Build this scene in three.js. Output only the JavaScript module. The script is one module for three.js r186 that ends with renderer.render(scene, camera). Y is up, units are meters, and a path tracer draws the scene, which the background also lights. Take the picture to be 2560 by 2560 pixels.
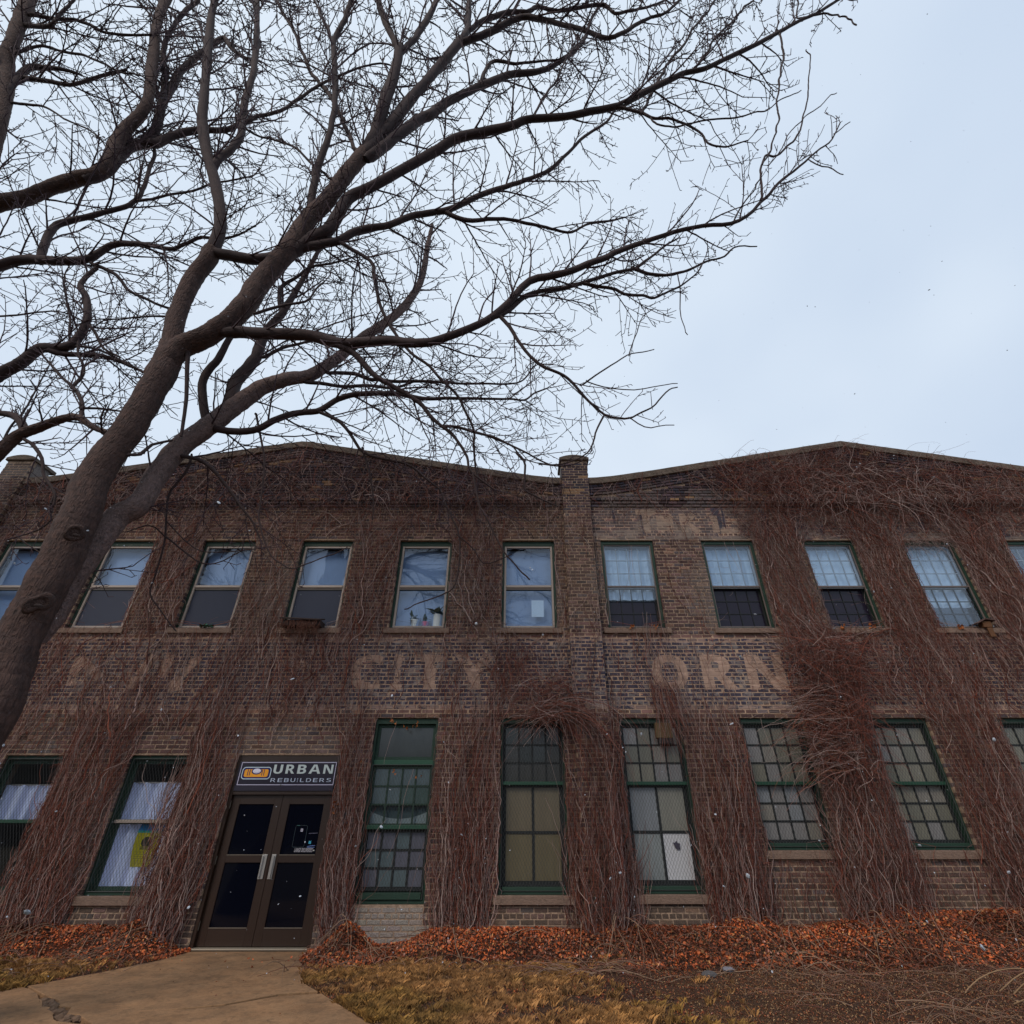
import * as THREE from 'three';
import { mergeGeometries } from 'three/addons/utils/BufferGeometryUtils.js';
import { RoundedBoxGeometry } from 'three/addons/geometries/RoundedBoxGeometry.js';

// ---------------------------------------------------------------- camera, sky, sun, exposure
const EYE = 1.6, DIST = 10.2, FOCAL = 1280, PITCH = THREE.MathUtils.degToRad(31.7);
const scene = new THREE.Scene();
const camera = new THREE.PerspectiveCamera(90, 1, 0.05, 3000);
camera.position.set(0, EYE, DIST);
camera.rotation.set(PITCH, 0, 0);
camera.setViewOffset(2560, 2560, -20, 0, 2560, 2560);
camera.updateMatrixWorld(true);

const renderer = new THREE.WebGLRenderer({ antialias: true });
renderer.toneMapping = THREE.LinearToneMapping;
renderer.toneMappingExposure = 1.12;
renderer.shadowMap.enabled = true;

function rng(seed) {
  let a = seed >>> 0;
  return () => { a = (a + 0x6D2B79F5) | 0; let t = Math.imul(a ^ (a >>> 15), 1 | a); t = (t + Math.imul(t ^ (t >>> 7), 61 | t)) ^ t; return ((t ^ (t >>> 14)) >>> 0) / 4294967296; };
}
const hash2 = (x, y, s) => { let h = Math.imul(x | 0, 374761393) ^ Math.imul(y | 0, 668265263) ^ Math.imul(s | 0, 1274126177); h = Math.imul(h ^ (h >>> 13), 1274126177); return ((h ^ (h >>> 16)) >>> 0) / 4294967296; };
function vnoise(x, y, s = 0, wrap = 0) {                                // value noise, wrapping after `wrap` cells
  const xi = Math.floor(x), yi = Math.floor(y), fx = x - xi, fy = y - yi, u = fx * fx * (3 - 2 * fx), v = fy * fy * (3 - 2 * fy);
  const w = (n) => (wrap ? ((n % wrap) + wrap) % wrap : n);
  const a = hash2(w(xi), w(yi), s), b = hash2(w(xi + 1), w(yi), s), c = hash2(w(xi), w(yi + 1), s), d = hash2(w(xi + 1), w(yi + 1), s);
  return a + (b - a) * u + (c - a) * v + (a - b - c + d) * u * v;
}
function fbm(x, y, s = 0, oct = 4, wrap = 0) {
  let sum = 0, amp = 0.5, tot = 0;
  for (let o = 0; o < oct; o++) { sum += amp * vnoise(x, y, s + o * 17, wrap); tot += amp; x *= 2; y *= 2; wrap *= 2; amp *= 0.5; }
  return sum / tot;
}
const smooth = (a, b, x) => { const t = Math.min(1, Math.max(0, (x - a) / (b - a))); return t * t * (3 - 2 * t); };
const lerp = (a, b, t) => a + (b - a) * t;

{ // overcast winter sky: pale blue-white cloud deck, softly mottled
  const w = 1024, h = 512, data = new Float32Array(w * h * 4);
  for (let j = 0; j < h; j++) {
    const el = ((j + 0.5) / h - 0.5) * Math.PI, up = Math.sin(el), ce = Math.cos(el);
    for (let i = 0; i < w; i++) {
      const az = ((i + 0.5) / w - 0.5) * Math.PI * 2, dx = Math.cos(az) * ce, dz = Math.sin(az) * ce;
      const k = 1.4 / (Math.abs(up) + 0.42), px = dx * k, pz = dz * k;
      const n = fbm(px * 1.25 + 9, pz * 1.25 + 4, 5, 5), m = fbm(px * 0.5 + 3, pz * 0.5 + 31, 9, 3);
      let c = 0.68 + (n - 0.5) * 0.85 + (m - 0.5) * 0.8 - 0.34 * smooth(0.0, 0.8, dx);
      c = Math.min(1, Math.max(0, c));
      const gap = Math.exp(-((dx - 0.637) ** 2 + (up - 0.623) ** 2 + (dz + 0.456) ** 2) / 0.006); c = Math.min(1.1, c + 0.3 * gap * n);
      const r = lerp(0.39, 0.70, c), g = lerp(0.50, 0.785, c), b = lerp(0.68, 0.88, c);
      const o = (j * w + i) * 4, below = up < 0 ? 0.25 : 1;
      data[o] = r * below; data[o + 1] = g * below; data[o + 2] = b * below; data[o + 3] = 1;
    }
  }
  const sky = new THREE.DataTexture(data, w, h, THREE.RGBAFormat, THREE.FloatType);
  sky.mapping = THREE.EquirectangularReflectionMapping; sky.magFilter = THREE.LinearFilter; sky.minFilter = THREE.LinearFilter; sky.needsUpdate = true;
  scene.background = sky; scene.environment = sky;
}
const sun = new THREE.DirectionalLight(0xfff0e0, 1.5);
sun.name = 'sun';
sun.position.set(-13, 24, 19); sun.target.position.set(0, 3, 0);
sun.castShadow = true; sun.shadow.radius = 40;
sun.shadow.camera.left = -22; sun.shadow.camera.right = 22; sun.shadow.camera.top = 22; sun.shadow.camera.bottom = -22; sun.shadow.camera.far = 90;
sun.shadow.mapSize.set(2048, 2048);
scene.add(sun, sun.target);

// ---------------------------------------------------------------- helpers
const V = (x, y, z) => new THREE.Vector3(x, y, z);
const C = (r, g, b) => new THREE.Color().setRGB(r, g, b);
const COS = Math.cos(PITCH), SIN = Math.sin(PITCH);
function spot(px, py, d) {                                              // a place d metres in front of the viewer
  const u = px - 1300, v = 1280 - py, t = d / (FOCAL * COS - v * SIN);
  return V(u * t, EYE + (v * COS + FOCAL * SIN) * t, DIST - d);
}
const reach = (p) => ((DIST - p.z) * COS + (p.y - EYE) * SIN) / FOCAL;  // metres per photograph pixel at p
function onPhoto(p) {
  const zc = (DIST - p.z) * COS + (p.y - EYE) * SIN, yc = -(DIST - p.z) * SIN + (p.y - EYE) * COS;
  return [1300 + FOCAL * p.x / zc, 1280 - FOCAL * yc / zc];
}
const used = new Map();
function numbered(n) { const k = used.get(n) ?? 0; used.set(n, k + 1); return k ? n + '_' + String(k).padStart(3, '0') : n; }
function tag(o, label, category, group, kind) {
  if (label) o.userData.label = label;
  if (category) o.userData.category = category;
  if (group) o.userData.group = group;
  if (kind) o.userData.kind = kind;
  return o;
}
function thing(name, label, category, pos = [0, 0, 0], group) {
  const g = new THREE.Group(); g.name = numbered(name); g.position.set(...pos); scene.add(g);
  return tag(g, label, category, group);
}
function obj(name, geo, mat, parent = scene, pos) {
  const m = new THREE.Mesh(geo, mat); m.name = parent === scene ? numbered(name) : name;
  m.castShadow = m.receiveShadow = true;
  if (pos) m.position.set(...pos);
  parent.add(m);
  return m;
}
const flat = (color, rough = 0.9, extra = {}) => new THREE.MeshPhysicalMaterial({ color, roughness: rough, ...extra });
const box = (w, h, d, x = 0, y = 0, z = 0) => new THREE.BoxGeometry(w, h, d).translate(x, y, z);
const rbox = (w, h, d, x = 0, y = 0, z = 0, r = 0.006) => new RoundedBoxGeometry(w, h, d, 1, Math.min(r, w / 2.1, h / 2.1, d / 2.1)).translate(x, y, z);
const put = (...g) => mergeGeometries(g.map((q) => (q.index ? q.toNonIndexed() : q)));

class Tubes {                                                            // many thin tapered tubes in one geometry
  constructor(colored = false) { this.p = []; this.n = []; this.u = []; this.c = colored ? [] : null; this.i = []; }
  add(pts, rad, sides, color, lump) {
    const n = pts.length; if (n < 2) return;
    let T = V(0, 0, 0).subVectors(pts[1], pts[0]).normalize();
    let N = Math.abs(T.y) < 0.9 ? V(0, 1, 0) : V(1, 0, 0); N.addScaledVector(T, -N.dot(T)).normalize();
    const B = V(0, 0, 0); let base = this.p.length / 3, along = 0;
    for (let k = 0; k < n; k++) {
      if (k > 0) { along += pts[k].distanceTo(pts[k - 1]); T.subVectors(pts[Math.min(n - 1, k + 1)], pts[k - 1]).normalize(); N.addScaledVector(T, -N.dot(T)).normalize(); }
      B.crossVectors(T, N);
      const r = typeof rad === 'function' ? rad(k / (n - 1)) : rad[k];
      for (let s = 0; s <= sides; s++) {
        const a = (s / sides) * Math.PI * 2, ca = Math.cos(a), sa = Math.sin(a), x = N.x * ca + B.x * sa, y = N.y * ca + B.y * sa, z = N.z * ca + B.z * sa;
        const rr = lump ? r * lump(along, s === sides ? 0 : a) : r;
        this.p.push(pts[k].x + x * rr, pts[k].y + y * rr, pts[k].z + z * rr); this.n.push(x, y, z); this.u.push((s / sides) * Math.max(0.1, 6.28 * r), along);
        if (this.c) this.c.push(color.r, color.g, color.b);
      }
    }
    const w = sides + 1;
    for (let k = 0; k < n - 1; k++) for (let s = 0; s < sides; s++) { const a = base + k * w + s, b = a + 1, c = a + w, d = c + 1; this.i.push(a, b, c, b, d, c); }
    if (sides > 4) { // rounded-off ends
      for (const k of [0, n - 1]) { const m = this.p.length / 3; this.p.push(pts[k].x, pts[k].y, pts[k].z); this.n.push(T.x, T.y, T.z); this.u.push(0, along); if (this.c) this.c.push(color.r, color.g, color.b); for (let s = 0; s < sides; s++) this.i.push(base + k * w + s, base + k * w + s + 1, m); }
    }
  }
  get size() { return this.p.length; }
  geo() {
    const g = new THREE.BufferGeometry();
    g.setAttribute('position', new THREE.Float32BufferAttribute(this.p, 3)); g.setAttribute('normal', new THREE.Float32BufferAttribute(this.n, 3)); g.setAttribute('uv', new THREE.Float32BufferAttribute(this.u, 2));
    if (this.c) g.setAttribute('color', new THREE.Float32BufferAttribute(this.c, 3));
    g.setIndex(new THREE.Uint32BufferAttribute(new Uint32Array(this.i), 1));
    return g;
  }
}

// ---------------------------------------------------------------- textures
function texture(w, h, fn, srgb = false, repeat = true) {
  const d = new Uint8Array(w * h * 4);
  for (let y = 0; y < h; y++) for (let x = 0; x < w; x++) { const c = fn(x, y), o = (y * w + x) * 4; for (let q = 0; q < 3; q++) d[o + q] = Math.min(255, Math.max(0, c[q] * 255)); d[o + 3] = 255; }
  const t = new THREE.DataTexture(d, w, h); t.magFilter = THREE.LinearFilter; t.minFilter = THREE.LinearMipmapLinearFilter; t.generateMipmaps = true;
  if (srgb) t.colorSpace = THREE.SRGBColorSpace;
  if (repeat) t.wrapS = t.wrapT = THREE.RepeatWrapping;
  t.needsUpdate = true; return t;
}
const clamp1 = (x) => Math.min(1, Math.max(0, x));
const G1 = (x) => [x, x, x];
const sized = (t, rx, ry = rx) => { const c = t.clone(); c.repeat.set(rx, ry); c.needsUpdate = true; return c; };
const grain = texture(512, 512, (x, y) => G1(Math.min(1, 0.52 + 0.95 * (fbm(x / 16, y / 16, 3, 5, 32) - 0.4) * 0.9)));       // 1 m, pitted surface
const bump = texture(512, 512, (x, y) => G1(fbm(x / 8, y / 8, 21, 5, 64)));
const barkColor = texture(256, 512, (x, y) => { const n = fbm(x / 16, y / 64, 41, 4, 16), m = fbm(x / 32, y / 32, 77, 4, 8), p = vnoise(x / 8, y / 3.2, 47, 32), q = fbm(x / 64, y / 64, 49, 3, 4); let k = 0.4 + 0.7 * n + 0.35 * (q - 0.5); if (p > 0.86) k *= 0.45; if (m > 0.66) k *= 1.25; k = Math.min(1, k); return [k * (0.92 + 0.16 * m), k * 0.94, k * (1.02 - 0.16 * m)]; });
const dust = texture(512, 512, (x, y) => { const a = fbm(x / 128, y / 256, 161, 4, 4), b = fbm(x / 16, y / 128, 163, 3, 32); return G1(clamp1(0.72 + 0.3 * a + 0.18 * (b - 0.5))); });
const barkBump = texture(256, 512, (x, y) => { const n = fbm(x / 8, y / 42.67, 61, 4, 32), r = 1 - Math.abs(2 * fbm(x / 16, y / 64, 63, 3, 16) - 1); return G1(0.55 * n + 0.45 * r); });
const concreteMap = texture(1024, 1024, (x, y) => {
  const sp = vnoise(x / 7, y / 7, 181, 0), st = fbm(x / 40, y / 40, 191, 3);
  const a = fbm(x / 128, y / 128, 101, 5, 8), b = fbm(x / 12, y / 12, 131, 3, 0), s = fbm(x / 60, y / 60, 151, 4, 0);
  let k = 0.62 + 0.45 * (a - 0.5) + 0.22 * (b - 0.5); if (s > 0.6) k *= 0.86; if (sp > 0.93) k *= 0.7; if (st > 0.68) k *= 0.8;
  const w = fbm(x / 90, y / 90, 171, 3); return [Math.min(1, k * (1.0 + 0.1 * (w - 0.5))), k * 0.97, k * (0.95 - 0.1 * (w - 0.5))];
});

// ---------------------------------------------------------------- the brick building (front wall in the plane z = 0, heights from the door step)
const building = thing('brick_building', 'two-storey brown brick factory building with two low gables, bare vines and faded painted lettering', 'building');
const H = (y) => y + EYE;                                                // heights measured from eye level
const BRICK_L = 0.2183, BRICK_H = 0.0764, JOINT = 0.017;
// openings: x0, x1, y0, y1
const UP = [[-11.62, -10.45], [-9.36, -8.19], [-7.13, -5.96], [-4.91, -3.745], [-2.70, -1.525], [-0.395, 0.775], [1.82, 3.0], [4.09, 5.265], [6.375, 7.53], [8.62, 9.79], [10.93, 12.1]].map(([a, b]) => [a, b, H(3.486), H(5.544)]);
const LOW = [[-9.3, -8.2, -0.92, 1.12], [-7.03, -5.93, -0.92, 1.12], [-5.09, -3.225, -1.6, 1.12], [-2.695, -1.53, -1.03, 1.757], [-0.36, 0.81, -0.912, 1.757], [1.835, 3.01, -0.9, 1.757], [4.105, 5.28, -0.312, 1.757], [6.45, 7.61, -0.312, 1.757], [8.93, 10.09, -0.312, 1.757], [11.2, 12.3, -0.312, 1.757], [-11.6, -10.45, -0.92, 1.12]].map(([a, b, c, d]) => [a, b, H(c), H(d)]);
const OPEN = [...UP, ...LOW];
const HALF = 14.2;
const PIERS = [[1.006, 1.652], [-12.62, -11.98], [13.9, 14.2]];
// roofline: height of the top of the wall (under the coping) at x
const PROFILE = [[0, 7.05], [0.5, 7.06], [1.0, 7.12], [1.75, 7.25], [6.8, 8.2]];   // distance from the valley -> height
function topAt(x) {
  const d = 6.8 - Math.abs((((x - 1.33) % 13.6) + 13.6) % 13.6 - 6.8);
  for (let i = 1; i < PROFILE.length; i++) if (d <= PROFILE[i][0]) { const [a, b] = PROFILE[i - 1], [c, e] = PROFILE[i]; return H(b + (e - b) * (d - a) / (c - a)); }
  return H(8.2);
}
const inOpening = (x, y, m = 0) => OPEN.some((o) => x > o[0] + m && x < o[1] - m && y > o[2] + m && y < o[3] - m);

const wall = (() => { // mortar bed, a thick wall with openings
  const s = new THREE.Shape(); s.moveTo(-HALF, -0.5); s.lineTo(HALF, -0.5);
  for (let x = HALF; x >= -HALF - 1e-6; x -= 0.2) s.lineTo(x, topAt(x));
  for (const o of OPEN) { const e = 0.006, h = new THREE.Path(); const y0 = o === LOW[2] ? -0.3 : o[2] - e; h.moveTo(o[0] - e, y0); h.lineTo(o[0] - e, o[3] + e); h.lineTo(o[1] + e, o[3] + e); h.lineTo(o[1] + e, y0); h.closePath(); s.holes.push(h); }
  const g = new THREE.ExtrudeGeometry(s, { depth: 0.36, bevelEnabled: false }); g.translate(0, 0, -0.366);
  const piers = PIERS.map(([a, b]) => box(b - a - 0.016, H(7.72), 0.12, (a + b) / 2, H(7.72) / 2, 0.06 - 0.006));
  return obj('wall', put(g, ...piers), null, building);
})();
const mortarMat = flat(C(0.52, 0.36, 0.25), 0.97, { map: sized(grain, 1.1), bumpMap: sized(bump, 4), bumpScale: 0.004 });
wall.material = mortarMat;

// faded paint on the wall: two bands, computed as flat print (base brick shows through where it has worn off)
const BAND = { x0: -10.24, x1: 10.24, y0: H(1.84), y1: H(3.33) }, GHOST = { x0: 1.66, x1: 11.9, y0: H(5.56), y1: H(6.42) };
function paintTexture(area, w, h, strokes, shade) {
  const cv = document.createElement('canvas'); cv.width = w; cv.height = h;
  const g = cv.getContext('2d'); g.fillStyle = '#000'; g.fillRect(0, 0, w, h);
  const X = (x) => (x - area.x0) / (area.x1 - area.x0) * w, Y = (y) => (area.y1 - y) / (area.y1 - area.y0) * h;
  strokes(g, X, Y);
  const mask = g.getImageData(0, 0, w, h).data;
  const make = (mortar) => {
    const t = texture(w, h, (x, y) => {
      const wx = area.x0 + (x + 0.5) / w * (area.x1 - area.x0), wy = area.y0 + (y + 0.5) / h * (area.y1 - area.y0);
      return shade(wx, wy, mask[((h - 1 - y) * w + x) * 4] / 255, mortar).map((v) => Math.pow(Math.min(1, Math.max(0, v)), 1 / 2.2));
    }, true, false);
    return t;
  };
  return [make(false), make(true)];
}
const brickTone = (x, y) => { // base colour of the brick at a place (by course and position)
  const row = Math.floor(y / BRICK_H), off = row % 2 ? 0.5 : 0, col = Math.floor(x / BRICK_L + off), a = hash2(col, row, 7), b = hash2(col, row, 8);
  const k = 0.55 + 1.0 * a * a + 0.1; return b < 0.16 ? [0.125 * k, 0.092 * k, 0.092 * k] : b > 0.9 ? [0.25 * k, 0.135 * k, 0.09 * k] : [0.165 * k, 0.088 * k, 0.075 * k];
};
const [bandBrick, bandMortar] = paintTexture(BAND, 2048, 192, (g, X, Y) => {
  const font = (ch, x0, x1, y0, y1, style = '900') => { // a letter fitted to its box
    g.save(); g.fillStyle = '#fff'; g.font = style + ' 200px sans-serif'; g.textBaseline = 'alphabetic';
    const m = g.measureText(ch), aw = m.actualBoundingBoxRight + m.actualBoundingBoxLeft || m.width, ah = m.actualBoundingBoxAscent + (m.actualBoundingBoxDescent || 0) || 146;
    g.translate(X(x0), Y(y0)); g.scale((X(x1) - X(x0)) / aw, (Y(y0) - Y(y1)) / ah); g.fillText(ch, m.actualBoundingBoxLeft || 0, -(m.actualBoundingBoxDescent || 0)); g.restore();
  };
  for (const [ch, a, b] of [['C', -3.33, -2.70], ['I', -2.50, -2.29], ['T', -2.1, -1.44], ['Y', -1.3, -0.5], ['O', 2.59, 3.29], ['R', 3.57, 4.24], ['N', 4.45, 5.2]]) font(ch, a, b, H(2.27), H(2.95));
  g.strokeStyle = '#eee'; g.lineWidth = X(0.19) - X(0); // fragments of letters that can no longer be read
  for (const [a, b, c, d] of [[-8.78, 2.9, -8.7, 2.35], [-8.7, 2.85, -8.2, 2.5], [-7.55, 2.3, -7.3, 2.95], [-6.98, 2.95, -7.0, 2.5], [-6.75, 2.35, -6.4, 2.9], [-6.8, 2.3, -6.45, 2.35], [-4.42, 2.8, -4.2, 2.7]]) { g.beginPath(); g.moveTo(X(a), Y(H(b))); g.lineTo(X(c), Y(H(d))); g.stroke(); }
}, (x, y, m, mortar) => {
  const base = mortar ? [0.52, 0.35, 0.235] : brickTone(x, y), worn = fbm(x * 6, y * 14, 201, 4), big = fbm(x * 0.9, y * 1.6, 211, 3), yy = y - EYE;
  const edge = yy > 3.19 && yy < 3.275 || yy > 1.9 && yy < 1.972;
  let c = base;
  const lime = fbm(x * 9, y * 22, 231, 4);
  const field = mortar ? 0.2 : 0.93;                                    // the navy field has gone from the joints
  if (yy > 1.9 && yy < 3.275 && worn < 0.72 - 0.22 * (big - 0.5)) c = [lerp(c[0], 0.042, field), lerp(c[1], 0.038, field), lerp(c[2], 0.064, field)];
  if (yy > 1.9 && yy < 3.275 && lime > 0.605 + 0.1 * (0.5 - big)) c = [lerp(c[0], 0.26, 0.6), lerp(c[1], 0.22, 0.6), lerp(c[2], 0.2, 0.6)];
  const cream = edge ? 0.8 : m; const old = x < -4 ? 0.6 : x < 0 ? 0.64 : 0.76;
  if (cream > 0.3 && worn < (edge ? 0.56 : old)) { const t = (edge ? 0.6 : 0.95) * Math.min(1, cream * 1.3); c = [lerp(c[0], 0.43, t), lerp(c[1], 0.285, t), lerp(c[2], 0.215, t)]; }
  return c;
});
const [ghostBrick, ghostMortar] = paintTexture(GHOST, 1024, 96, (g, X, Y) => {
  g.strokeStyle = '#fff'; g.lineWidth = X(0.16) - X(0);
  for (const [a, b, c, d] of [[2.92, 6.3, 2.92, 5.75], [2.7, 6.3, 3.15, 6.3], [3.24, 6.2, 3.24, 5.75], [3.24, 6.2, 3.46, 5.78], [3.46, 6.25, 3.46, 5.75], [3.78, 6.25, 3.78, 5.75], [3.78, 5.98, 4.05, 6.25], [3.82, 6.02, 4.1, 5.75], [4.5, 6.2, 4.5, 5.75], [4.6, 5.78, 5.0, 5.78]]) { g.beginPath(); g.moveTo(X(a), Y(H(b))); g.lineTo(X(c), Y(H(d))); g.stroke(); }
}, (x, y, m, mortar) => {
  const base = mortar ? [0.46, 0.32, 0.23] : brickTone(x, y), worn = fbm(x * 5, y * 10, 301, 4), run = fbm(x * 5.5, y * 0.9, 311, 3), lime = fbm(x * 1.6, y * 4, 321, 4);
  let c = base; const f = mortar ? 0.45 : 0.8;
  if (worn < 0.62) c = [lerp(c[0], 0.105, f), lerp(c[1], 0.082, f), lerp(c[2], 0.085, f)];
  if (run > 0.62) c = [lerp(c[0], 0.035, 0.8), lerp(c[1], 0.034, 0.8), lerp(c[2], 0.058, 0.8)];
  if (m > 0.3 && worn < 0.64) c = [lerp(c[0], 0.40, 0.75), lerp(c[1], 0.275, 0.75), lerp(c[2], 0.2, 0.75)];
  if (y < H(5.63) && worn < 0.6 || lime > 0.64) c = [lerp(c[0], 0.27, 0.55), lerp(c[1], 0.21, 0.55), lerp(c[2], 0.17, 0.55)];
  return c;
});
// the painted joints between the bricks of a band: thin sheets of paint on the mortar
{
  const joint = (area, mapm, cuts) => {
    const s = []; const e = 0.002;
    let x = area.x0; const spans = []; for (const [a, b] of cuts) { spans.push([x, a]); x = b; } spans.push([x, area.x1]);
    for (const [a, b] of spans) if (b - a > 0.02) { const g = new THREE.PlaneGeometry(b - a, area.y1 - area.y0).translate((a + b) / 2, (area.y0 + area.y1) / 2, -0.006 + e); s.push(g); }
    for (const [a, b] of cuts) s.push(new THREE.PlaneGeometry(b - a - 0.02, area.y1 - area.y0).translate((a + b) / 2, (area.y0 + area.y1) / 2, 0.114 + e));
    const g = put(...s), p = g.attributes.position, u = g.attributes.uv;
    for (let i = 0; i < p.count; i++) u.setXY(i, (p.getX(i) - area.x0) / (area.x1 - area.x0), (p.getY(i) - area.y0) / (area.y1 - area.y0));
    obj('paint', g, flat(0xffffff, 0.96, { map: mapm }), wall);
  };
  joint(BAND, bandMortar, [[1.006, 1.652]]); joint(GHOST, ghostMortar, []);
}

// bricks: every brick has its own faces; frustums with chipped front edges, joints recessed 9 mm
class Bricks {
  constructor() { this.p = []; this.n = []; this.u = []; this.c = []; this.i = []; }
  add(q, z0, z1, tone, area, seed) { // q: the four front corners (counter-clockwise from bottom left), z0 back, z1 front
    const cx = (q[0][0] + q[2][0]) / 2, cy = (q[0][1] + q[2][1]) / 2, r = (k) => hash2(seed, k, 99) * 0.004, e = 0.004;
    const tilt = (hash2(seed, 1, 5) - 0.5) * 0.006, fr = q.map(([x, y], k) => [x - Math.sign(x - cx) * (e + r(k)), y - Math.sign(y - cy) * (e * 0.8 + r(k + 4)), z1 + (k % 3 ? tilt : -tilt)]);
    const md = q.map(([x, y]) => [x, y, z1 - 0.005]), bk = q.map(([x, y]) => [x, y, z0]);
    const quad = (a, b, c, d) => {
      const o = this.p.length / 3, ux = b[0] - a[0], uy = b[1] - a[1], uz = b[2] - a[2], vx = d[0] - a[0], vy = d[1] - a[1], vz = d[2] - a[2];
      let nx = uy * vz - uz * vy, ny = uz * vx - ux * vz, nz = ux * vy - uy * vx; const l = Math.hypot(nx, ny, nz) || 1; nx /= l; ny /= l; nz /= l;
      for (const s of [a, b, c, d]) {
        this.p.push(...s); this.n.push(nx, ny, nz); this.c.push(...tone);
        if (area) this.u.push((s[0] - area.x0) / (area.x1 - area.x0), (s[1] - area.y0) / (area.y1 - area.y0)); else this.u.push(s[0] * 1.0 + hash2(seed, 2, 3) - s[2], s[1]);
      }
      this.i.push(o, o + 1, o + 2, o, o + 2, o + 3);
    };
    quad(fr[0], fr[1], fr[2], fr[3]);
    for (let k = 0; k < 4; k++) { const j = (k + 1) % 4; quad(md[k], md[j], fr[j], fr[k]); quad(bk[k], bk[j], md[j], md[k]); }
  }
  geo() { const g = new THREE.BufferGeometry(); for (const [k, a, s] of [['position', this.p, 3], ['normal', this.n, 3], ['uv', this.u, 2], ['color', this.c, 3]]) g.setAttribute(k, new THREE.Float32BufferAttribute(a, s)); g.setIndex(new THREE.Uint32BufferAttribute(new Uint32Array(this.i), 1)); return g; }
}
{
  const R = rng(11), plain = new Bricks(), band = new Bricks(), ghost = new Bricks(), single = [];
  const brickMat = flat(0xffffff, 0.94, { vertexColors: true, map: sized(grain, 3.1, 4.3), bumpMap: sized(bump, 6), bumpScale: 0.004 });
  const bandMat = flat(0xffffff, 0.92, { vertexColors: true, map: bandBrick }), ghostMat = flat(0xffffff, 0.92, { vertexColors: true, map: ghostBrick });
  const toneAt = (x, y) => {
    const b = brickTone(x, y); let k = 0.9 + R() * 0.25; const s = fbm(x * 0.35, y * 0.35, 401, 3), t = fbm(x * 0.8, y * 0.5, 421, 3);
    const soot = smooth(H(5.9), H(6.8), y);                                              // upper courses get darker
    let c = [b[0] * k, b[1] * k, b[2] * k];
    c = [lerp(c[0], c[0] * 0.52, soot), lerp(c[1], c[1] * 0.6, soot), lerp(c[2], c[2] * 0.78, soot)];
    if (s > 0.56) { const m = 0.5; c = [lerp(c[0], 0.17, m * 0.5), lerp(c[1], 0.125, m * 0.5), lerp(c[2], 0.075, m * 0.5)]; }       // ochre patches
    if (t > 0.64) c = [lerp(c[0], 0.28, 0.4), lerp(c[1], 0.225, 0.4), lerp(c[2], 0.19, 0.4)];
    if (y > H(6.6) && hash2(Math.floor(x * 4), Math.floor(y * 9), 71) > 0.955) c = [0.42, 0.24, 0.12];
    if (y < H(-1.03) && y > 0 && x > -2.68 && x < -1.46) c = [0.44 + R() * 0.04, 0.36 + R() * 0.03, 0.30 + R() * 0.03];     // whitewashed infill under a window
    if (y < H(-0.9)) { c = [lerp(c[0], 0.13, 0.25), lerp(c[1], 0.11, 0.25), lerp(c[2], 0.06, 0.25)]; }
    return [c[0] * 1.2, c[1] * 1.24, c[2] * 1.32];
  };
  let seed = 1;
  const lay = (x0, x1, y0, y1, z, slope) => { // one brick
    if (x1 - x0 < 0.035 || y1 - y0 < 0.02) return;
    const cx = (x0 + x1) / 2, cy = (y0 + y1) / 2, f = slope ?? (() => 0), zz = z + (R() - 0.5) * 0.005;
    const q = [[x0, y0 + f(x0)], [x1, y0 + f(x1)], [x1, y1 + f(x1)], [x0, y1 + f(x0)]];
    const inBand = cy > BAND.y0 && cy < BAND.y1 && x0 > BAND.x0 && x1 < BAND.x1, inGhost = cy > GHOST.y0 && cy < GHOST.y1 && x0 > GHOST.x0 && x1 < GHOST.x1;
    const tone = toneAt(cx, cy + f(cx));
    seed++;
    if (slope) plain.add(q, z - 0.1, zz, tone, null, seed);
    else if (inBand) { const k = 0.85 + R() * 0.35; band.add(q, z - 0.1, zz, [k, k, k], BAND, seed); }
    else if (inGhost) { const k = 0.85 + R() * 0.35; ghost.add(q, z - 0.1, zz, [k, k, k], GHOST, seed); }
    else single.push({ q, z, zz, tone, cy, cx, seed, len: x1 - x0 });
  };
  const row = (k, xa, xb, y0, y1, z, slope) => { // a course between xa and xb
    const header = k % 6 === 5, L = header ? BRICK_L / 2 : BRICK_L, off = header ? L / 2 : k % 2 ? L / 2 : 0;
    let x = xa - ((((xa - off) % L) + L) % L);
    for (; x < xb; x += L) { const j = (R() - 0.5) * 0.008, a = Math.max(x + JOINT / 2 + j, xa), b = Math.min(x + L - JOINT / 2 + j, xb); lay(a, b, y0 + JOINT / 2, y1 - JOINT / 2, z, slope); }
  };
  const RAKED = 4;
  for (let k = 0; k * BRICK_H < H(8.3); k++) {
    const y0 = k * BRICK_H, y1 = y0 + BRICK_H, ym = (y0 + y1) / 2;
    let spans = [[-HALF, HALF]];
    const cut = (a, b) => { spans = spans.flatMap(([p, q]) => (b <= p || a >= q ? [[p, q]] : [[p, a], [b, q]].filter(([s, t]) => t - s > 0.03))); };
    for (const o of OPEN) if (ym > o[2] && ym < o[3]) cut(o[0], o[1]);
    for (const [a, b] of PIERS) if (ym < H(7.7)) cut(a, b);
    // string course: three corbelled courses
    const yr = ym - EYE, z = yr > 6.58 && yr < 6.66 ? 0.075 : yr > 6.5 && yr < 6.58 ? 0.05 : yr > 6.42 && yr < 6.5 ? 0.028 : yr >= 6.66 ? 0.03 : 0;
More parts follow.
